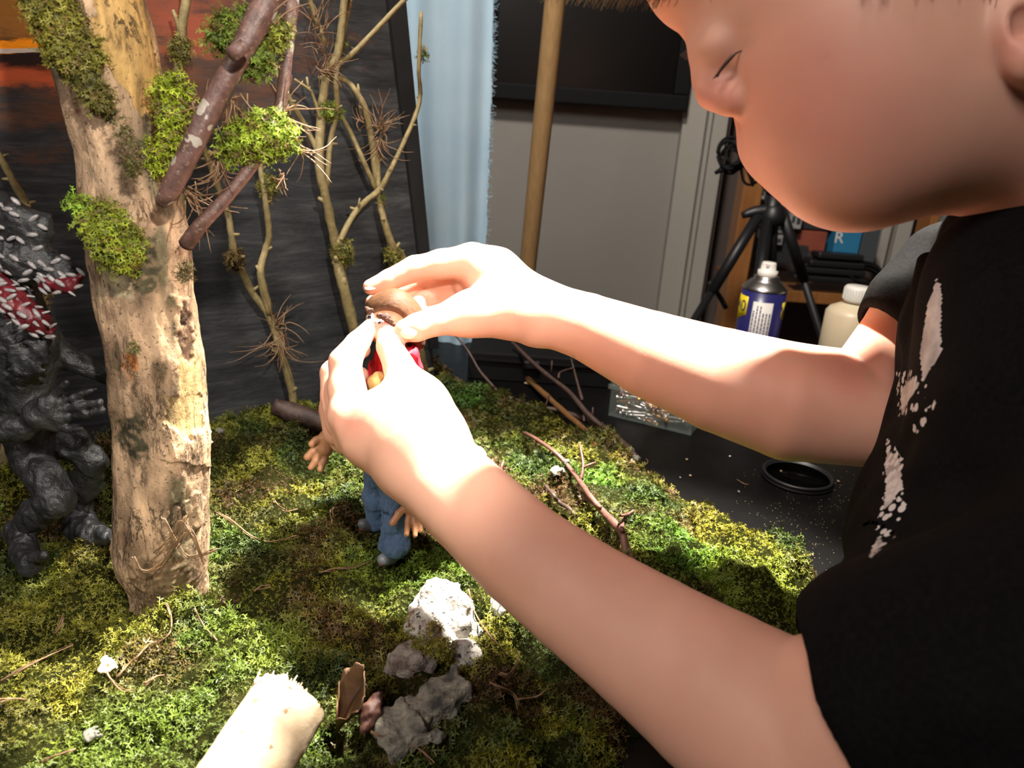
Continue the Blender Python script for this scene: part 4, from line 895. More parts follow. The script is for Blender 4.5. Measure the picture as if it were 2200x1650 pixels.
# ------------------------------------------------------------------ stones, log, leaf
def stone(name, label, items, m, amp, fr, seed, h=.0014, lift=0., cat='stone'):
    b = Body()
    for x, y, rx, ry, rz in items:
        p = on(x, y, lift); D = np.linalg.norm(p-CAM); s = D/FP; b.ell(p+np.array([0, 0, ry*s*.15]), (rx*s, rz*s, ry*s), axes((0, 0, 1)), .008)
    b.noise(amp, fr, 3, seed); o = b.build(name, m, None, h); return tag(o, label, cat)
rk = stone('white_rock', 'white pitted rock sitting in the moss under the near forearm', [(950, 1315, 62, 50, 50), (985, 1370, 52, 50, 45), (920, 1360, 40, 34, 40), (1000, 1410, 34, 34, 30), (945, 1285, 36, 30, 40)], 'rock_white', .0016, 60, 4)
tuft('moss_patch', [on(900, 1385, .008), on(950, 1395, .010)], .006, rk, 420, .0045, (.30, .28, .04)); tuft('moss_patch', [on(925, 1352, .014), on(935, 1345, .014)], .003, rk, 90, .004, (.34, .26, .05))
stone('brown_rock', 'small lumpy brown rock left below the white rock', [(868, 1432, 34, 26, 34), (905, 1425, 30, 28, 30), (880, 1412, 24, 20, 30)], 'rock_brown', .0016, 80, 9)
stone('pale_rock', 'bluish white rock mostly hidden by the near forearm', [(1052, 1268, 26, 34, 40), (1075, 1295, 26, 30, 40)], 'rock_white', .0018, 60, 14)
def slab():
    A = on(800, 1556, .004); B_ = on(978, 1432, .010); u = B_-A; L = np.linalg.norm(u); u /= L; w = np.array([u[1], -u[0], 0]); w /= np.linalg.norm(w); n = np.cross(u, w); n = n if n[2] > 0 else -n
    c = (A+B_)/2+w*.009-n*.003; b = Body(); b.box(c, (L/2*.95, .0095, .005), np.array([u, w, n]), .0012, .002); b.box(A+w*.012+u*.008, (.010, .012, .005), np.array([u, w, n]), .001, .002); b.noise(.0011, 90, 3, 8)
    tag(b.build('grey_slab', 'stone_grey', None, .0012), 'flat grey slab of stone slanting below the white rock', 'stone')
slab()
def bark_strip():
    b = Body(); L = [on(783, 1572, .006), on(795, 1530, .012), on(812, 1498, .014)]
    b.wcap(L[0], L[1], .0022, .0042, .003); b.wcap(L[1], L[2], .0042, .0028, .003); b.noise(.0005, 200, 2, 2); tag(b.build('bark_strip', 'twig_red', None, .0007), 'red-brown strip of bark leaning on the grey slab', 'bark')
bark_strip()
def leaf():
    t = thing('dry_leaf', on(745, 1570), 'curled brown dead leaf between the log and the grey slab', 'leaf')
    base = on(722, 1580, .003); tip = on(782, 1470, .020); mid = (base+tip)/2+np.array([0, 0, .006]); u = tip-base; side = np.cross(u, [0, 0, 1.]); side /= np.linalg.norm(side)
    for sg, wd, nm in ((1, .012, 'blade'), (-1, .008, 'blade')):
        k = MB(); n, m_ = 18, 7; vs = []
        for i in range(n+1):
            s = i/n; c = base*(1-s)**2+2*mid*s*(1-s)+tip*s*s
            for j in range(m_+1):
                q = j/m_; wdt = wd*math.sin(math.pi*min(1, s*1.02))**1.1*(1+.06*math.sin(i*2.2)); vs.append(c+side*sg*wdt*q+np.array([0, 0, (.009 if sg > 0 else .013)*q*q+.0012*math.sin(i*1.3+j)*q-(.0 if q else .0)]))
        k.add(vs, [(i*(m_+1)+j, i*(m_+1)+j+1, (i+1)*(m_+1)+j+1, (i+1)*(m_+1)+j) for i in range(n) for j in range(m_)]); o = k.build(nm, 'leaf_dry', t); q = o.modifiers.new('s', 'SOLIDIFY'); q.thickness = .0004
    k = MB(); k.tube([base-u*.06, base, mid*.5+(base+tip)/4, tip, tip+np.array([.002, 0, -.004])], [.0006, .0006, .0005, .0004, .0003], 5); k.build('midrib', 'twig_brown', t)
leaf()
def log():
    e = G(604, 1532, .056); s = G(440, 1790, .042); u = e-s; L = np.linalg.norm(u); u /= L; r = .0170
    t = thing('broken_log', s, 'pale peeled log with a splintered end in the foreground', 'log')
    ax = axes(u, (0, 0, 1)); nz, ns = 160, 120; V = []; col = []
    fb = Fbm(120, 3, 3); fj = Fbm(200, 2, 6)
    for i in range(nz+1):
        z = -.06+(L+.066)*i/nz
        for j in range(ns):
            a = 2*math.pi*j/ns; rr = r*(1+.022*math.sin(3*a+1)+.012*math.sin(5*a)); d = ax[0]*math.cos(a)+ax[1]*math.sin(a); zz = z
            if i == nz: zz = z+float(fj(np.array([[math.cos(a), math.sin(a), 0]])*.01)[0])*.0012+.0007*random.random()
            p = s+u*zz+d*rr; V.append(p+d*float(fb(p[None]*np.array([.4, .4, .4]))[0])*.0003)
    F = [(i*ns+j, i*ns+(j+1) % ns, (i+1)*ns+(j+1) % ns, (i+1)*ns+j) for i in range(nz) for j in range(ns)]
    np_mesh('trunk_wood', np.array(V), np.array(F), 'pale_wood', t, True)
    # splintered end face
    V = []; F = []; n = 14
    for i in range(n+1):
        for j in range(ns):
            a = 2*math.pi*j/ns; rr = r*i/n*(1+.022*math.sin(3*a+1)+.012*math.sin(5*a)); d = ax[0]*math.cos(a)+ax[1]*math.sin(a); q = s+d*rr; V.append(q+u*(L+.0045+(.0022*float(Fbm_end(q[None])[0])+.0016*random.random())*(i < n)-.001*(i == n)))
    F = [(i*ns+j, i*ns+(j+1) % ns, (i+1)*ns+(j+1) % ns, (i+1)*ns+j) for i in range(n) for j in range(ns)]
    np_mesh('splintered_end', np.array(V), np.array(F), 'wood_core', t, False)
    k = MB()
    for i in range(70):
        a = random.uniform(-2.4, .6); d = ax[0]*math.cos(a)+ax[1]*math.sin(a); p = s+u*(L+.003)+d*r*random.uniform(.7, 1.0); k.tube([p, p+u*random.uniform(.002, .007)+d*random.uniform(-.001, .002)], [.0007, .00015], 4, smoothing=1)
    k.build('splinters', 'pale_wood', t)
    k = MB(); k.tube([G(612, 1470, .062), G(632, 1478, .064), G(648, 1490, .064)], .0011, 6); k.build('splinters', 'pale_wood', t)
Fbm_end = Fbm(260, 3, 4)
log()
def chip(name, label, x, y, s, m, cat, lift=.006):
    b = Body(); p = on(x, y, lift); b.ell(p, (.0042*s, .0036*s, .0012*s), axes((.2, -.4, 1))); b.ell(p+np.array([.002*s, .001, .0005]), (.0025*s, .002*s, .001*s)); b.noise(.0007, 220, 2, int(x)); tag(b.build(name, m, None, .0006), label, cat)
chip('wood_chip', 'pale ragged chip on the moss above the orange straw curl', 226, 1430, .9, 'pale_wood', 'chip')
chip('lichen_flake', 'white lichen flake on the moss beside the reddish forked twig', 1195, 1012, 1.3, 'lichen', 'lichen')
chip('glue_blob', 'small white shiny shred on the moss in front of the log', 195, 1580, .6, 'lichen', 'shred')
chip('white_shred', 'translucent white shred in the moss below the grey slab', 935, 1582, .9, 'lichen', 'shred')
chip('white_shred', 'tiny white shred on the moss right of the trunk', 470, 926, .5, 'lichen', 'shred')
for i, (x, y, s) in enumerate(((980, 832, 1.2), (1010, 846, 1.0), (1030, 845, .8), (1135, 823, .8), (986, 828, 1.0))):
    b = Body(); p = G(x, y, .003 if i not in (1, 2) else .002); b.ell(p, (.006*s, .004*s, .0007), axes((.1*i-.2, -.2, 1))); b.noise(.0003, 150, 2, i)
    tag(b.build('wood_flake', 'flake', None, .0006), ('tan flake on the table left of the dark twig fork', 'tan flake on the table under the dark twig, middle of the row', 'tan flake at the right end of the row under the dark twig', 'tan flake by the top end of the orange-brown stick', 'tan flake overlapping the leftmost one on the table')[i], 'flake', 'tan flakes by the table twigs')
# ------------------------------------------------------------------ the person at the table
FS, NS = np.array([.315, .455, .262]), np.array([.255, .165, .215])      # far and near shoulder
def person():
    t = thing('person', (.62, .22, -.75), 'person in a black T-shirt bending over the table, both hands posing the small doll', 'person')
    b = Body()
    # head: skull, forehead, cheeks, jaw
    b.cap((1900, -170, .335, 390), (1960, -200, .335, 400), .01)
    b.cap((1532, -88, .335, 156), (1770, -45, .33, 226), .02)
    b.cap((1862, 165, .322, 274), (1850, 100, .325, 262), .03)
    b.cap((1850, 352, .318, 112), (2140, 188, .312, 188), .035)
    b.cap((1700, 290, .335, 88), (1790, 370, .33, 84), .012)
    b.cap((1640, 318, .338, 40), (1690, 350, .338, 42), .008)            # lips, turned away
    b.cap((1655, 345, .338, 34), (1705, 385, .336, 30), .006)
    # brow, eyelid, nose
    b.cap((1500, 52, .335, 26), (1580, 60, .322, 30), .010)
    b.cap((1532, 100, .333, 40), (1545, 98, .322, 40), .006)
    b.cap((1536, 106, .331, 40), (1556, 116, .3245, 31), .006)
    b.cap((1520, 112, .338, 26), (1532, 170, .334, 36), .010)
    b.cap((1532, 170, .334, 36), (1537, 196, .332, 41), .006)
    b.cap((1568, 212, .326, 36), (1580, 214, .324, 34), .005)
    b.cap((1543, 160, .3115, 9), (1584, 102, .308, 8), .004, True)       # lower lid crease
    # ear and neck
    ec = P(2225, 92, .268); b.ell(ec, (.013, .021, .009), np.array([CR*.8+CU*.6, CU*.8-CR*.6, CF]), .004); b.ell(P(2236, 80, .262), (.007, .013, .006), np.array([CR*.8+CU*.6, CU*.8-CR*.6, CF]), .003, True)
    b.ell(P(2205, 128, .266), (.007, .008, .006), np.array([CR, CU, CF]), .003)
    nb = (FS+NS)/2+np.array([.03, 0, .035])
    b.wcap(P(2080, 150, .335), nb, .048, .050, .03)
    # trunk, hidden by the shirt
    b.wcap(FS, NS, .045, .045, .03); b.wcap((FS+NS)/2+[.02, 0, -.03], (.64, .27, .06), .085, .09, .05)
    # far arm
    b.chain([(2060, 560, .445, 112), (1955, 700, .448, 88), (1868, 880, .45, 121)], .002); b.o[-2] = ('c', FS, P(1955, 700, .448), .036, .024, .01)
    b.chain([(1862, 880, .45, 123), (1700, 863, .458, 127), (1550, 818, .468, 113), (1400, 763, .476, 94), (1260, 702, .482, 72), (1165, 672, .485, 66)], .0008)
    b.cap((1165, 668, .485, 62), (1062, 600, .486, 60), .006); b.cap((1150, 690, .484, 52), (1075, 665, .475, 54), .008); b.cap((1120, 660, .492, 55), (1010, 610, .502, 38), .008)
    b.cap((1062, 585, .486, 50), (1015, 562, .486, 39), .01)
    b.chain([(1012, 563, .486, 40), (948, 568, .487, 31), (892, 578, .487, 28)], .003); b.chain([(892, 577, .487, 28.5), (836, 602, .486, 23), (797, 617, .485, 17.5)], .0015)   # index
    b.chain([(1010, 600, .503, 32), (910, 600, .515, 27), (852, 634, .514, 23), (802, 650, .508, 17)], .0015)                                                          # middle
    b.chain([(1018, 630, .505, 32), (938, 628, .517, 26), (905, 655, .512, 22), (880, 668, .508, 18)], .0015)                                                            # ring
    b.chain([(1035, 655, .505, 27), (965, 660, .512, 22), (925, 676, .508, 18), (905, 690, .503, 15)], .0015)                                                               # little
    b.chain([(1080, 664, .474, 56), (1012, 674, .466, 44), (935, 690, .456, 32)], .01); b.chain([(935, 690, .456, 32), (895, 704, .452, 30), (872, 710, .451, 25)], .0015)  # thumb
    # near arm
    b.o.append(('c', P(1705, 1600, .288), NS, P_r(205, .288), .042, .01))
    b.chain([(1700, 1595, .288, 212), (1545, 1490, .305, 178), (1395, 1385, .325, 148), (1250, 1285, .345, 126), (1130, 1195, .365, 112), (1010, 1085, .39, 102), (905, 985, .415, 96)], .0008)
    b.cap((900, 980, .415, 92), (830, 905, .425, 76), .01); b.cap((870, 985, .425, 70), (770, 930, .452, 56), .01)
    b.cap((790, 930, .43, 66), (752, 893, .435, 48), .01)
    b.cap((915, 950, .410, 78), (905, 880, .418, 62), .012)
    b.chain([(756, 888, .434, 46), (745, 835, .44, 38), (742, 782, .444, 35)], .004); b.chain([(741, 778, .444, 35), (768, 738, .449, 26), (796, 703, .454, 18)], .0015)       # index
    b.chain([(738, 905, .452, 40), (722, 850, .458, 33), (717, 802, .462, 29), (745, 768, .468, 23), (778, 752, .466, 18)], .0012)                                            # middle
    b.chain([(728, 925, .466, 34), (715, 880, .474, 29), (716, 836, .478, 26), (745, 812, .480, 21), (775, 805, .478, 17)], .0012)                                           # ring
    b.chain([(738, 945, .472, 30), (726, 905, .482, 24), (730, 872, .486, 21), (755, 858, .487, 17)], .0012)                                                                  # little
    b.chain([(920, 930, .412, 66), (893, 862, .426, 48), (858, 790, .442, 34)], .012); b.chain([(858, 790, .442, 33), (838, 745, .449, 29), (829, 712, .455, 22)], .0015)   # thumb
    b.ell(P(758, 905, .424), (.007, .007, .004), CAMAX, .008)
    def at(V):
        x, y, D = proj_many(V); f = np.zeros(len(V))
        for cx, cy, r, w in ((1545, 205, 60, .55), (1790, 230, 230, .42), (800, 640, 40, .5), (878, 712, 30, .35), (735, 775, 40, .3), (757, 905, 40, .35), (1830, 800, 60, .3), (2180, 100, 60, .4), (820, 700, 30, .3), (1665, 345, 30, .35)): f = np.maximum(f, w*np.clip(1.3-np.hypot(x-cx, y-cy)/r, 0, 1)*(1 if cx else 1))
        return {'flush': f}
    body = b.build('body', 'skin', t, .00115, at); t['h'] = 0; del t['h']
    # thumb nail of the far hand and nails of the pinching fingers
    def nail(x, y, D, rx, ry, ang, lift, nm='fingernail'):
        c = P(x, y, D); a = math.radians(ang); ux = CR*math.cos(a)-CU*math.sin(a); uy = CR*math.sin(a)+CU*math.cos(a); nn = -CF+lift; nn /= np.linalg.norm(nn); ux -= nn*(ux @ nn); ux /= np.linalg.norm(ux); uy = np.cross(nn, ux)
        q = Body(); q.ell(c, (rx, ry, .0011), np.array([ux, uy, nn]), .001); q.build(nm, 'nail', body, .0005)
    nail(878, 713, .4446, .0052, .0044, 10, CR*-.1+CU*.1)
    nail(832, 706, .4497, .0030, .0040, 10, CU*.7+CR*.4); nail(797, 618, .4812, .0042, .0026, -20, CU*.9)
    # eye, lashes, brows
    q = MB(); q.ball(P(1557, 130, .3262), .0075, seg=20); q.build('eyeball', 'eye_wet', body)
    q = MB()
    for i in range(26):
        u = i/25; a = P(1545+40*u, 158-46*u, .3132-.001*u); d = -CR*.7-CU*(.6-.3*u)-CF*.15; L = .0042+.0015*math.sin(u*3.1); q.tube([a, a+d*L*.6-CU*L*.1, a+d*L], [.00016, .00012, .00006], 4, smoothing=2)
    q.tube([P(1541, 166, .3148), P(1548, 151, .3132), P(1562, 131, .3122), P(1580, 115, .3118), P(1600, 106, .3115)], [.0003, .0005, .0006, .0005, .0002], 6)
    q.build('eyelashes', 'lash', body)
    q = MB()
    for i in range(10): a = P(1488+i*1.5, 98+i*1.2, .337); q.tube([a, a+(-CR*.8-CU*.6)*.007], [.0002, .0001], 4, smoothing=1)
    q.build('eyelashes', 'lash', body)
    # hair
    hb = Body(); hb.cap((1750, -230, .335, 330), (1960, -190, .335, 410), .03); hb.cap((1560, -190, .335, 170), (1700, -260, .335, 250), .04); hb.cap((2120, -150, .32, 260), (2180, -60, .31, 190), .04)
    hb.cap((1900, 260, .30, 330), (1700, 190, .30, 330), .02, True); hb.cap((2215, 95, .26, 95), (2205, 120, .26, 95), .01, True)
    hb.noise(.0012, 60, 3, 4); hair = hb.build('hair', 'hair_brown', t, .0022)
    q = MB()
    for i in range(900):
        u = random.random(); x0 = 1300+u*520+random.uniform(-20, 20); y0 = -150+random.uniform(-40, 30); D = .33+random.uniform(-.012, .012)
        yt = (20 if u < .35 else 20-80*(u-.35))+random.uniform(-40, 8); xt = x0-90-60*random.random() if u < .5 else x0-60
        if u < .3: yt -= (.3-u)*70
        a = P(x0, y0, D); c = P(xt, yt, D-.004); m_ = (a+c)/2+CU*.006-CF*.004; q.tube([a, m_, c], [.0003, .0003, .00012], 3, smoothing=3)
    for i in range(260):
        x0 = 1830+random.uniform(0, 330); y0 = -120; D = .268+random.uniform(-.004, .006); a = P(x0+30, y0, D+.015); c = P(x0+random.uniform(-12, 12)+20, random.uniform(-60, -4) if x0 < 2080 else random.uniform(-20, 25), D); q.tube([a, (a+c)/2-CF*.003, c], [.0003, .0003, .00012], 3, smoothing=3)
    q.build('hair_strands', 'hair_brown', hair)
    # T-shirt
    s = Body()
    s.wcap(FS+[.0, .01, -.01], NS, .062, .062, .03); s.wcap((FS+NS)/2+[.02, 0, -.05], (.66, .27, .045), .118, .125, .06)
    s.cap((2150, 520, .40, 120), (2125, 720, .385, 165), .012); s.cap((2125, 720, .385, 165), (2098, 900, .37, 160), .012); s.cap((2098, 900, .37, 160), (2062, 1120, .36, 168), .012)
    s.cap((2180, 600, .33, 160), (2240, 900, .30, 230), .04)
    s.cap((2040, 1180, .345, 190), (2200, 1300, .32, 320), .04)
    s.o.append(('c', FS, P(1895, 745, .448), .055, P_r(92, .448), .012)); s.cap((2010, 560, .44, 70), (1945, 640, .44, 76), .012)
    s.o.append(('c', NS, P(1930, 1480, .262), .066, P_r(268, .262), .03)); s.cap((1900, 1340, .30, 120), (2000, 1250, .31, 160), .03)
    # folds
    for L in ([(1975, 960, .342, 26), (2060, 830, .325, 34), (2190, 700, .30, 40)], [(1960, 1090, .325, 26), (2040, 1010, .30, 34), (2200, 960, .275, 44)], [(1990, 1160, .31, 24), (2080, 1120, .285, 36), (2240, 1130, .26, 40)], [(1985, 560, .38, 12), (1975, 700, .37, 14), (1972, 800, .36, 14)],
              [(2110, 480, .36, 20), (2130, 560, .34, 22), (2230, 620, .32, 22)], [(1890, 1350, .262, 24), (1990, 1280, .255, 30), (2130, 1260, .24, 34)], [(1920, 1560, .232, 20), (2050, 1500, .22, 30), (2200, 1490, .21, 30)]): s.chain(L, .014)
    # sleeve openings: cut flat, hollowed a little
    ax1 = -CR*.73-CU*.68; c1 = P(1912, 728, .448)
    R1 = axes(ax1); s.box(c1+ax1*.048, (.048, .048, .048), R1, .004, .004, True); s.o.append(('-c', P(1960, 690, .448), c1+ax1*.02, P_r(78, .448), P_r(84, .448), .003))
    e2 = P(1705, 1600, .288); ax2 = (e2-NS)/np.linalg.norm(e2-NS); c2 = P(1742, 1530, .272); ax2 = -CR*.87-CU*.46+CF*.1; ax2 /= np.linalg.norm(ax2)
    R2 = axes(ax2); s.box(c2+ax2*.068, (.085, .085, .068), R2, .004, .005, True); s.o.append(('-c', c2-ax2*.03, c2+ax2*.03, .034, .037, .004))
    s.cap((2205, 470, .335, 70), (2300, 420, .33, 110), .01, True)
    s.noise(.0008, 16, 2, 6)
    A = [[(2012, 600), (2022, 615), (2022, 755), (1982, 822), (1976, 760), (1993, 657)], [(1936, 884), (1977, 824), (1950, 820), (1935, 840)], [(1905, 966), (1932, 982), (1940, 1049), (1900, 1095)], [(1868, 1195), (1878, 1168), (1890, 1150), (1900, 1168)]]
    B_ = [[(1925, 800), (2000, 790), (1985, 880), (1930, 895)], [(1960, 905), (2010, 860), (2000, 900), (1962, 940)], [(1870, 1200), (1900, 1040), (1950, 1085), (1925, 1150)], [(1890, 1090), (1905, 940), (1945, 990), (1940, 1060)]]
    def at2(V):
        x, y, D = proj_many(V); fr = D < .47; m1 = np.zeros(len(V)); m2 = np.zeros(len(V))
        for q in A: m1[in_poly(x, y, q) & fr] = 1
        for q in B_: m2[in_poly(x, y, q) & fr] = 1
        return {'print': m1, 'print_dots': m2}
    s.build('t_shirt', 'shirt_black', t, .0015, at2)
    # trousers and shoes below the table edge
    l = Body(); l.wcap((.65, .27, .03), (.73, .25, -.05), .112, .115, .04)
    for sg, kx in ((1, .60), (-1, .66)): l.wcap((.74, .25+.07*sg, -.05), (kx+.1, .25+.08*sg, -.38), .07, .05, .03); l.wcap((kx+.1, .25+.08*sg, -.38), (.76, .25+.09*sg, -.70), .05, .04, .02)
    l.build('trousers', 'trouser_navy', t, .004)
    for sg in (1, -1):
        l = Body(); l.wcap((.76, .25+.09*sg, -.715), (.66, .25+.10*sg, -.72), .033, .028, .02); l.cut((0, 0, -.748), (0, 0, -1)); l.build('shoe', 'rubber_black', t, .003)
def P_r(r, D): return r*D/FP
def proj_many(V):
    d = V-CAM; D = d @ CF; return 1100+FP*(d @ CR)/D, 825-FP*(d @ CU)/D, D
person()

# ------------------------------------------------------------------ clay doll held in the hands
def doll():
    t = thing('clay_doll', on(822, 1175), 'clay boy doll with brown hair, red top and blue jeans, held by both hands', 'doll')
    hc = P(846, 684, .4755); b = Body(); b.ell(hc, (.0165, .0155, .0175), CAMAX, .003); b.ell(P(832, 700, .468), (.012, .012, .010), CAMAX, .006); b.ell(P(893, 715, .474), (.003, .005, .003), CAMAX, .001)
    b.cap((850, 720, .476, 24), (855, 760, .478, 22), .004); b.cap((806, 694, .458, 7), (800, 702, .457, 8), .003)
    head = b.build('head', 'doll_skin', t, .0006)
    b = Body(); b.ell(P(851, 688, .4765), (.0172, .0160, .0178), CAMAX, .003); b.cap((812, 660, .468, 22), (846, 662, .467, 30), .01); b.cap((846, 662, .467, 30), (886, 690, .468, 20), .01); b.cap((893, 700, .48, 26), (896, 735, .482, 18), .005)
    fc = P(826, 718, .445); b.ell(fc, (.0232, .0182, .0215), np.array([CR*.96-CU*.28, CU*.96+CR*.28, CF]), .002, True); b.build('hair', 'doll_hair', t, .0006)
    for L in ([(788, 663, .4555, 5), (794, 669, .4545, 6), (799, 666, .454, 4)], [(815, 678, .451, 6), (830, 682, .4505, 8), (846, 697, .452, 5)]):
        b = Body(); b.chain(L, .001); b.noise(.0003, 500, 2, 2); b.build('eyebrow', 'doll_brow', head, .0004)
    for x, y, D in ((796, 681, .4570), (818, 694, .4553)):
        k = MB(); k.ball(P(x, y, D), .0026, seg=14); e = k.build('eye', 'doll_white', head); k = MB(); k.ball(P(x-2, y+1, D-.0018), (.0013, .0013, .0013), seg=10); k.build('iris', 'doll_iris', e)
    # red top and tan shirt front
    b = Body(); b.cap((850, 790, .478, 50), (838, 900, .486, 44), .006); b.cap((838, 900, .486, 44), (832, 960, .489, 46), .006)
    b.chain([(880, 790, .478, 24), (905, 850, .478, 20), (908, 960, .482, 17), (893, 1040, .485, 17)], .006); b.chain([(815, 795, .482, 24), (785, 850, .492, 20), (740, 900, .495, 17), (718, 928, .494, 16)], .006)
    b.chain([(820, 760, .470, 16), (850, 772, .464, 18), (885, 760, .472, 16)], .004); b.noise(.0005, 130, 3, 5); b.build('hooded_top', 'hoodie_red', t, .0009)
    b = Body(); b.cap((815, 824, .461, 26), (835, 880, .463, 34), .004); b.noise(.0004, 180, 2, 6); b.build('shirt_front', 'shirt_tan', t, .0008)
    # jeans
    b = Body(); b.cap((835, 955, .489, 46), (838, 1010, .492, 48), .006); b.chain([(812, 1010, .497, 31), (808, 1070, .503, 27), (812, 1120, .508, 25)], .004)
    b.chain([(852, 1010, .487, 32), (848, 1080, .490, 29), (850, 1140, .493, 28), (848, 1170, .495, 31)], .004); b.chain([(828, 1170, .494, 16), (848, 1182, .488, 17), (868, 1176, .490, 15)], .003)
    b.cap((825, 1112, .484, 7), (868, 1098, .484, 7), .004, True); b.cap((828, 1158, .484, 6), (872, 1148, .484, 5), .003, True); b.noise(.0006, 110, 3, 7); b.build('jeans', 'denim', t, .0008)
    for L in ([(798, 1128, .508, 17), (780, 1126, .502, 12)], [(838, 1196, .494, 18), (822, 1202, .487, 13)]):
        b = Body(); b.chain(L, .003); s = b.build('shoe', 'shoe_grey', t, .0008)
        k = MB(); k.tube([P(L[0][0]+8, L[0][1]+14, L[0][2]), P(L[1][0]-8, L[1][1]+10, L[1][2]-.003)], .0014, 6, smoothing=1); k.build('sole', 'doll_brow', s)
    # hands
    b = Body(); b.cap((893, 1040, .484, 12), (886, 1075, .482, 13), .003); b.cap((886, 1085, .481, 17), (886, 1092, .480, 17), .003)
    b.chain([(876, 1085, .480, 9), (857, 1103, .478, 8), (843, 1124, .476, 7.5)], .001)
    for L in ([(880, 1100, .480, 7.5), (877, 1120, .478, 7), (873, 1148, .476, 6)], [(889, 1104, .480, 7), (891, 1126, .478, 6.5), (892, 1150, .476, 5.5)], [(898, 1100, .481, 7), (902, 1120, .479, 6.5), (903, 1140, .478, 5.5)]): b.chain(L, .0008)
    b.build('hand', 'doll_skin', t, .0006)
    b = Body(); b.cap((722, 915, .494, 12), (704, 940, .492, 14), .003); b.cap((704, 945, .492, 20), (698, 965, .491, 17), .004)
    for L in ([(698, 940, .490, 10), (680, 946, .488, 9), (670, 954, .487, 8)], [(690, 958, .490, 9), (672, 970, .489, 8.5), (660, 982, .488, 8)], [(690, 972, .490, 8.5), (678, 990, .489, 8), (668, 1004, .488, 7)], [(700, 975, .491, 8), (694, 994, .490, 7.5), (688, 1008, .489, 7)]): b.chain(L, .0008)
    b.build('hand', 'doll_skin', t, .0006)
doll()

# ------------------------------------------------------------------ dark clay creature, a plain generic figure
def creature():
    Y = .40; t = thing('clay_creature', on(70, 1205), 'black clay creature figurine with spread fingers, crouching left of the tree trunk', 'figurine')
    def W(x, y, r, dy=0.): p = VY(x, y, Y+dy); return p, r*((p-CAM) @ CF)/FP
    b = Body()
    def ch(L, k=.004, B=None):
        q = [W(*a) for a in L]
        for (p, r), (p2, r2) in zip(q[:-1], q[1:]): (B or b).wcap(p, p2, r, r2, k)
    ch([(40, 640, 42), (42, 720, 58), (45, 790, 56), (55, 870, 46), (62, 925, 44)], .012)
    ch([(-30, 720, 40), (70, 725, 38)], .012)
    ch([(85, 722, 24, .01), (120, 752, 22, .01), (165, 778, 20, .012), (245, 815, 16, .015)], .006)             # far arm reaching behind the trunk
    ch([(-60, 760, 24, -.02), (-70, 880, 24, -.04), (0, 925, 22, -.045), (45, 922, 20, -.045), (90, 895, 27, -.045)], .006)
    ch([(80, 885, 24, -.045), (115, 868, 22, -.045), (118, 895, 22, -.045)], .006)
    for L in ([(112, 860, 10, -.045), (128, 838, 8, -.047), (145, 822, 5, -.05)], [(125, 868, 10, -.045), (160, 852, 8, -.048), (206, 836, 5, -.05)], [(132, 880, 11, -.045), (170, 872, 10, -.048), (214, 864, 7, -.05)],
              [(130, 900, 10, -.045), (170, 892, 8, -.048), (220, 882, 6, -.05)], [(118, 912, 10, -.045), (142, 922, 8, -.047), (176, 921, 5, -.05)]): ch(L, .0012)
    ch([(60, 940, 44), (70, 985, 38, -.005), (100, 1030, 34, -.015), (122, 1075, 33, -.02)], .006); ch([(120, 1078, 32, -.02), (75, 1105, 30, -.012), (36, 1142, 22, -.005)], .006); ch([(36, 1142, 22, -.005), (52, 1180, 24, -.02), (66, 1212, 26, -.03)], .006)
    ch([(60, 1200, 14, -.03), (95, 1195, 9, -.04)], .004)
    ch([(90, 925, 36, .01), (150, 950, 32, .01), (200, 990, 24, .01)], .006); ch([(200, 992, 24, .01), (182, 1040, 32, .02), (170, 1085, 20, .03)], .006); ch([(170, 1085, 19, .03), (172, 1130, 30, .02), (200, 1150, 26, .01), (245, 1158, 14, .0)], .006)
    ch([(20, 640, 26), (30, 590, 30)], .01)
    for i in range(5): ch([(20, 742+i*17, 4, -.030), (95, 728+i*17, 4, -.026)], .006)                                # ribs
    b.noise(.0006, 90, 3, 5); b.build('body', 'clay_black', t, .0009)
    # a plain rounded head with a broad snout; studded dark red ruff round the neck
    hb = Body(); ch([(20, 500, 62), (40, 540, 56)], .01, hb); ch([(50, 470, 34, -.01), (92, 480, 26, -.01)], .012, hb); ch([(60, 560, 40, -.01), (150, 590, 26, -.012)], .014, hb); hb.noise(.0012, 60, 3, 8); hd = hb.build('head', 'clay_black', t, .001)
    rb = Body(); ch([(-20, 600, 26, -.02), (30, 650, 24, -.03), (75, 690, 22, -.03), (105, 705, 12, -.025)], .006, rb); ch([(100, 612, 16, -.02), (150, 612, 14, -.022), (178, 592, 8, -.02)], .004, rb); rb.noise(.0008, 110, 3, 9); ru = rb.build('neck_ruff', 'clay_red', t, .001)
    V = []
    for ob, n, m in ((hd, 45, 'clay_grain'), (ru, 90, 'clay_grain')):
        me = ob.data; vs = np.empty(len(me.vertices)*3, np.float32); me.vertices.foreach_get('co', vs); vs = vs.reshape(-1, 3); no = np.empty(len(me.vertices)*3, np.float32); me.vertices.foreach_get('normal', no); no = no.reshape(-1, 3)
        f = np.where((no @ -CF > .25) & ((vs-CAM) @ CR > -.32))[0]; k = MB(); done = []
        for i in rng.permutation(f):
            p = vs[i]; 
            if all(np.linalg.norm(p-q) > .0042 for q in done):
                done.append(p); d = CR*random.uniform(.6, 1)+CU*random.uniform(-.8, .5); k.ball(p+no[i]*.0004, (.0034, .0014, .0012), np.array([d/np.linalg.norm(d), np.cross(no[i], d/np.linalg.norm(d)), no[i]]), seg=8)
            if len(done) >= n: break
        k.build('clay_studs', m, ob)
creature()

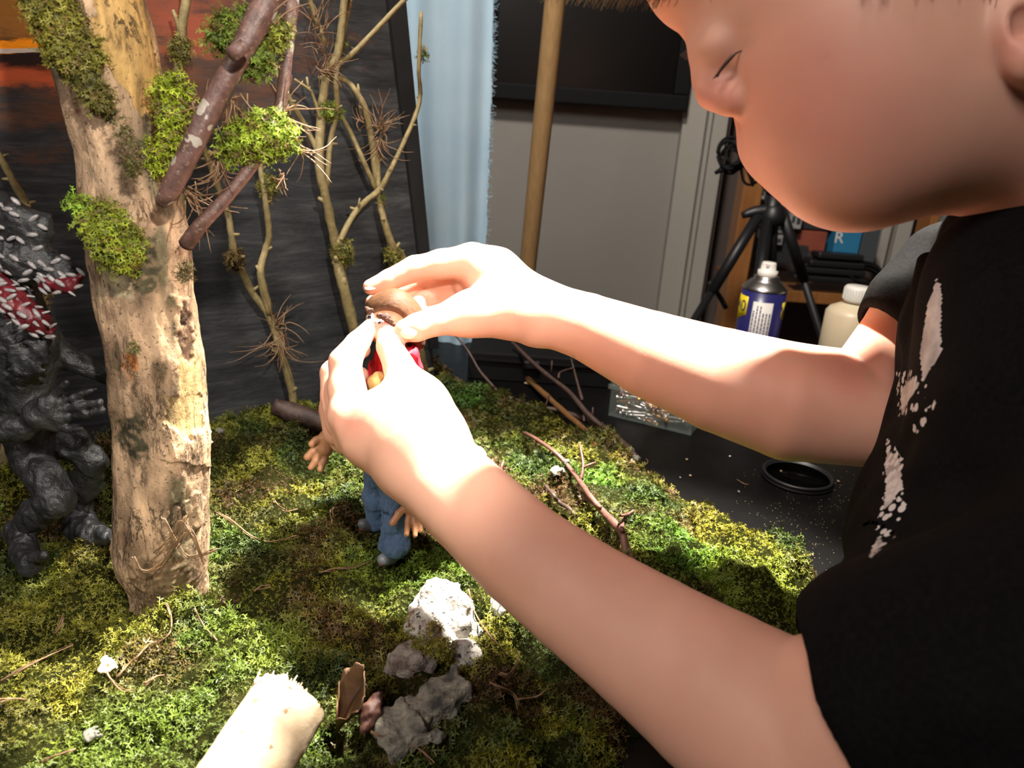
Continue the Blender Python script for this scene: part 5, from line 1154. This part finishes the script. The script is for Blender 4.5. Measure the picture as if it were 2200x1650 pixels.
# ------------------------------------------------------------------ light
def spot(name, loc, target, energy, size, blend, radius, col):
    l = bpy.data.lights.new(name, 'SPOT'); l.energy = energy; l.spot_size = math.radians(size); l.spot_blend = blend; l.shadow_soft_size = radius; l.color = col
    o = bpy.data.objects.new(name, l); C.objects.link(o); o.location = loc; o.rotation_euler = (Vector(target)-Vector(loc)).to_track_quat('-Z', 'Y').to_euler(); return o
spot('desk_lamp_light', (.175, .575, .85), (.05, .39, .10), 340, 41, .5, .016, (1, .94, .83))
spot('set_lamp_light', (.10, -.05, .50), (-.29, .58, .11), 19, 46, .4, .010, (1, .93, .82))
def area(name, loc, target, energy, size, col):
    l = bpy.data.lights.new(name, 'AREA'); l.energy = energy; l.size = size; l.color = col; o = bpy.data.objects.new(name, l); C.objects.link(o); o.location = loc
    o.rotation_euler = (Vector(target)-Vector(loc)).to_track_quat('-Z', 'Y').to_euler(); return o
area('front_fill_light', (-.6, -.7, 1.3), (.1, .4, .2), 17, .5, (1, .91, .86))  # added soft fill from behind the camera for face and arms, not a fitting
spot('background_fill_light', (-.15, .25, 1.5), (.35, 1.45, .05), 125, 72, .5, .10, (1, .93, .84))  # added spot that brightens far wall, cloth and table back, no real lamp there
w = bpy.data.worlds.new('World'); bpy.context.scene.world = w; w.use_nodes = True; w.node_tree.nodes['Background'].inputs[0].default_value = (1, .93, .85, 1); w.node_tree.nodes['Background'].inputs[1].default_value = .02

# ------------------------------------------------------------------ camera
cam = bpy.data.cameras.new('camera'); co = bpy.data.objects.new('camera', cam); C.objects.link(co); bpy.context.scene.camera = co
cam.sensor_width = 5.6; cam.lens = 5.6*FP/2200; cam.clip_start = .01; cam.clip_end = 20
co.matrix_world = Matrix(((CR[0], CU[0], -CF[0], CAM[0]), (CR[1], CU[1], -CF[1], CAM[1]), (CR[2], CU[2], -CF[2], CAM[2]), (0, 0, 0, 1)))
cam.dof.use_dof = True; cam.dof.focus_distance = .47; cam.dof.aperture_fstop = 2.0
sc = bpy.context.scene; sc.view_settings.view_transform = 'Standard'; sc.view_settings.look = 'None'; sc.view_settings.exposure = 0; sc.view_settings.gamma = 1
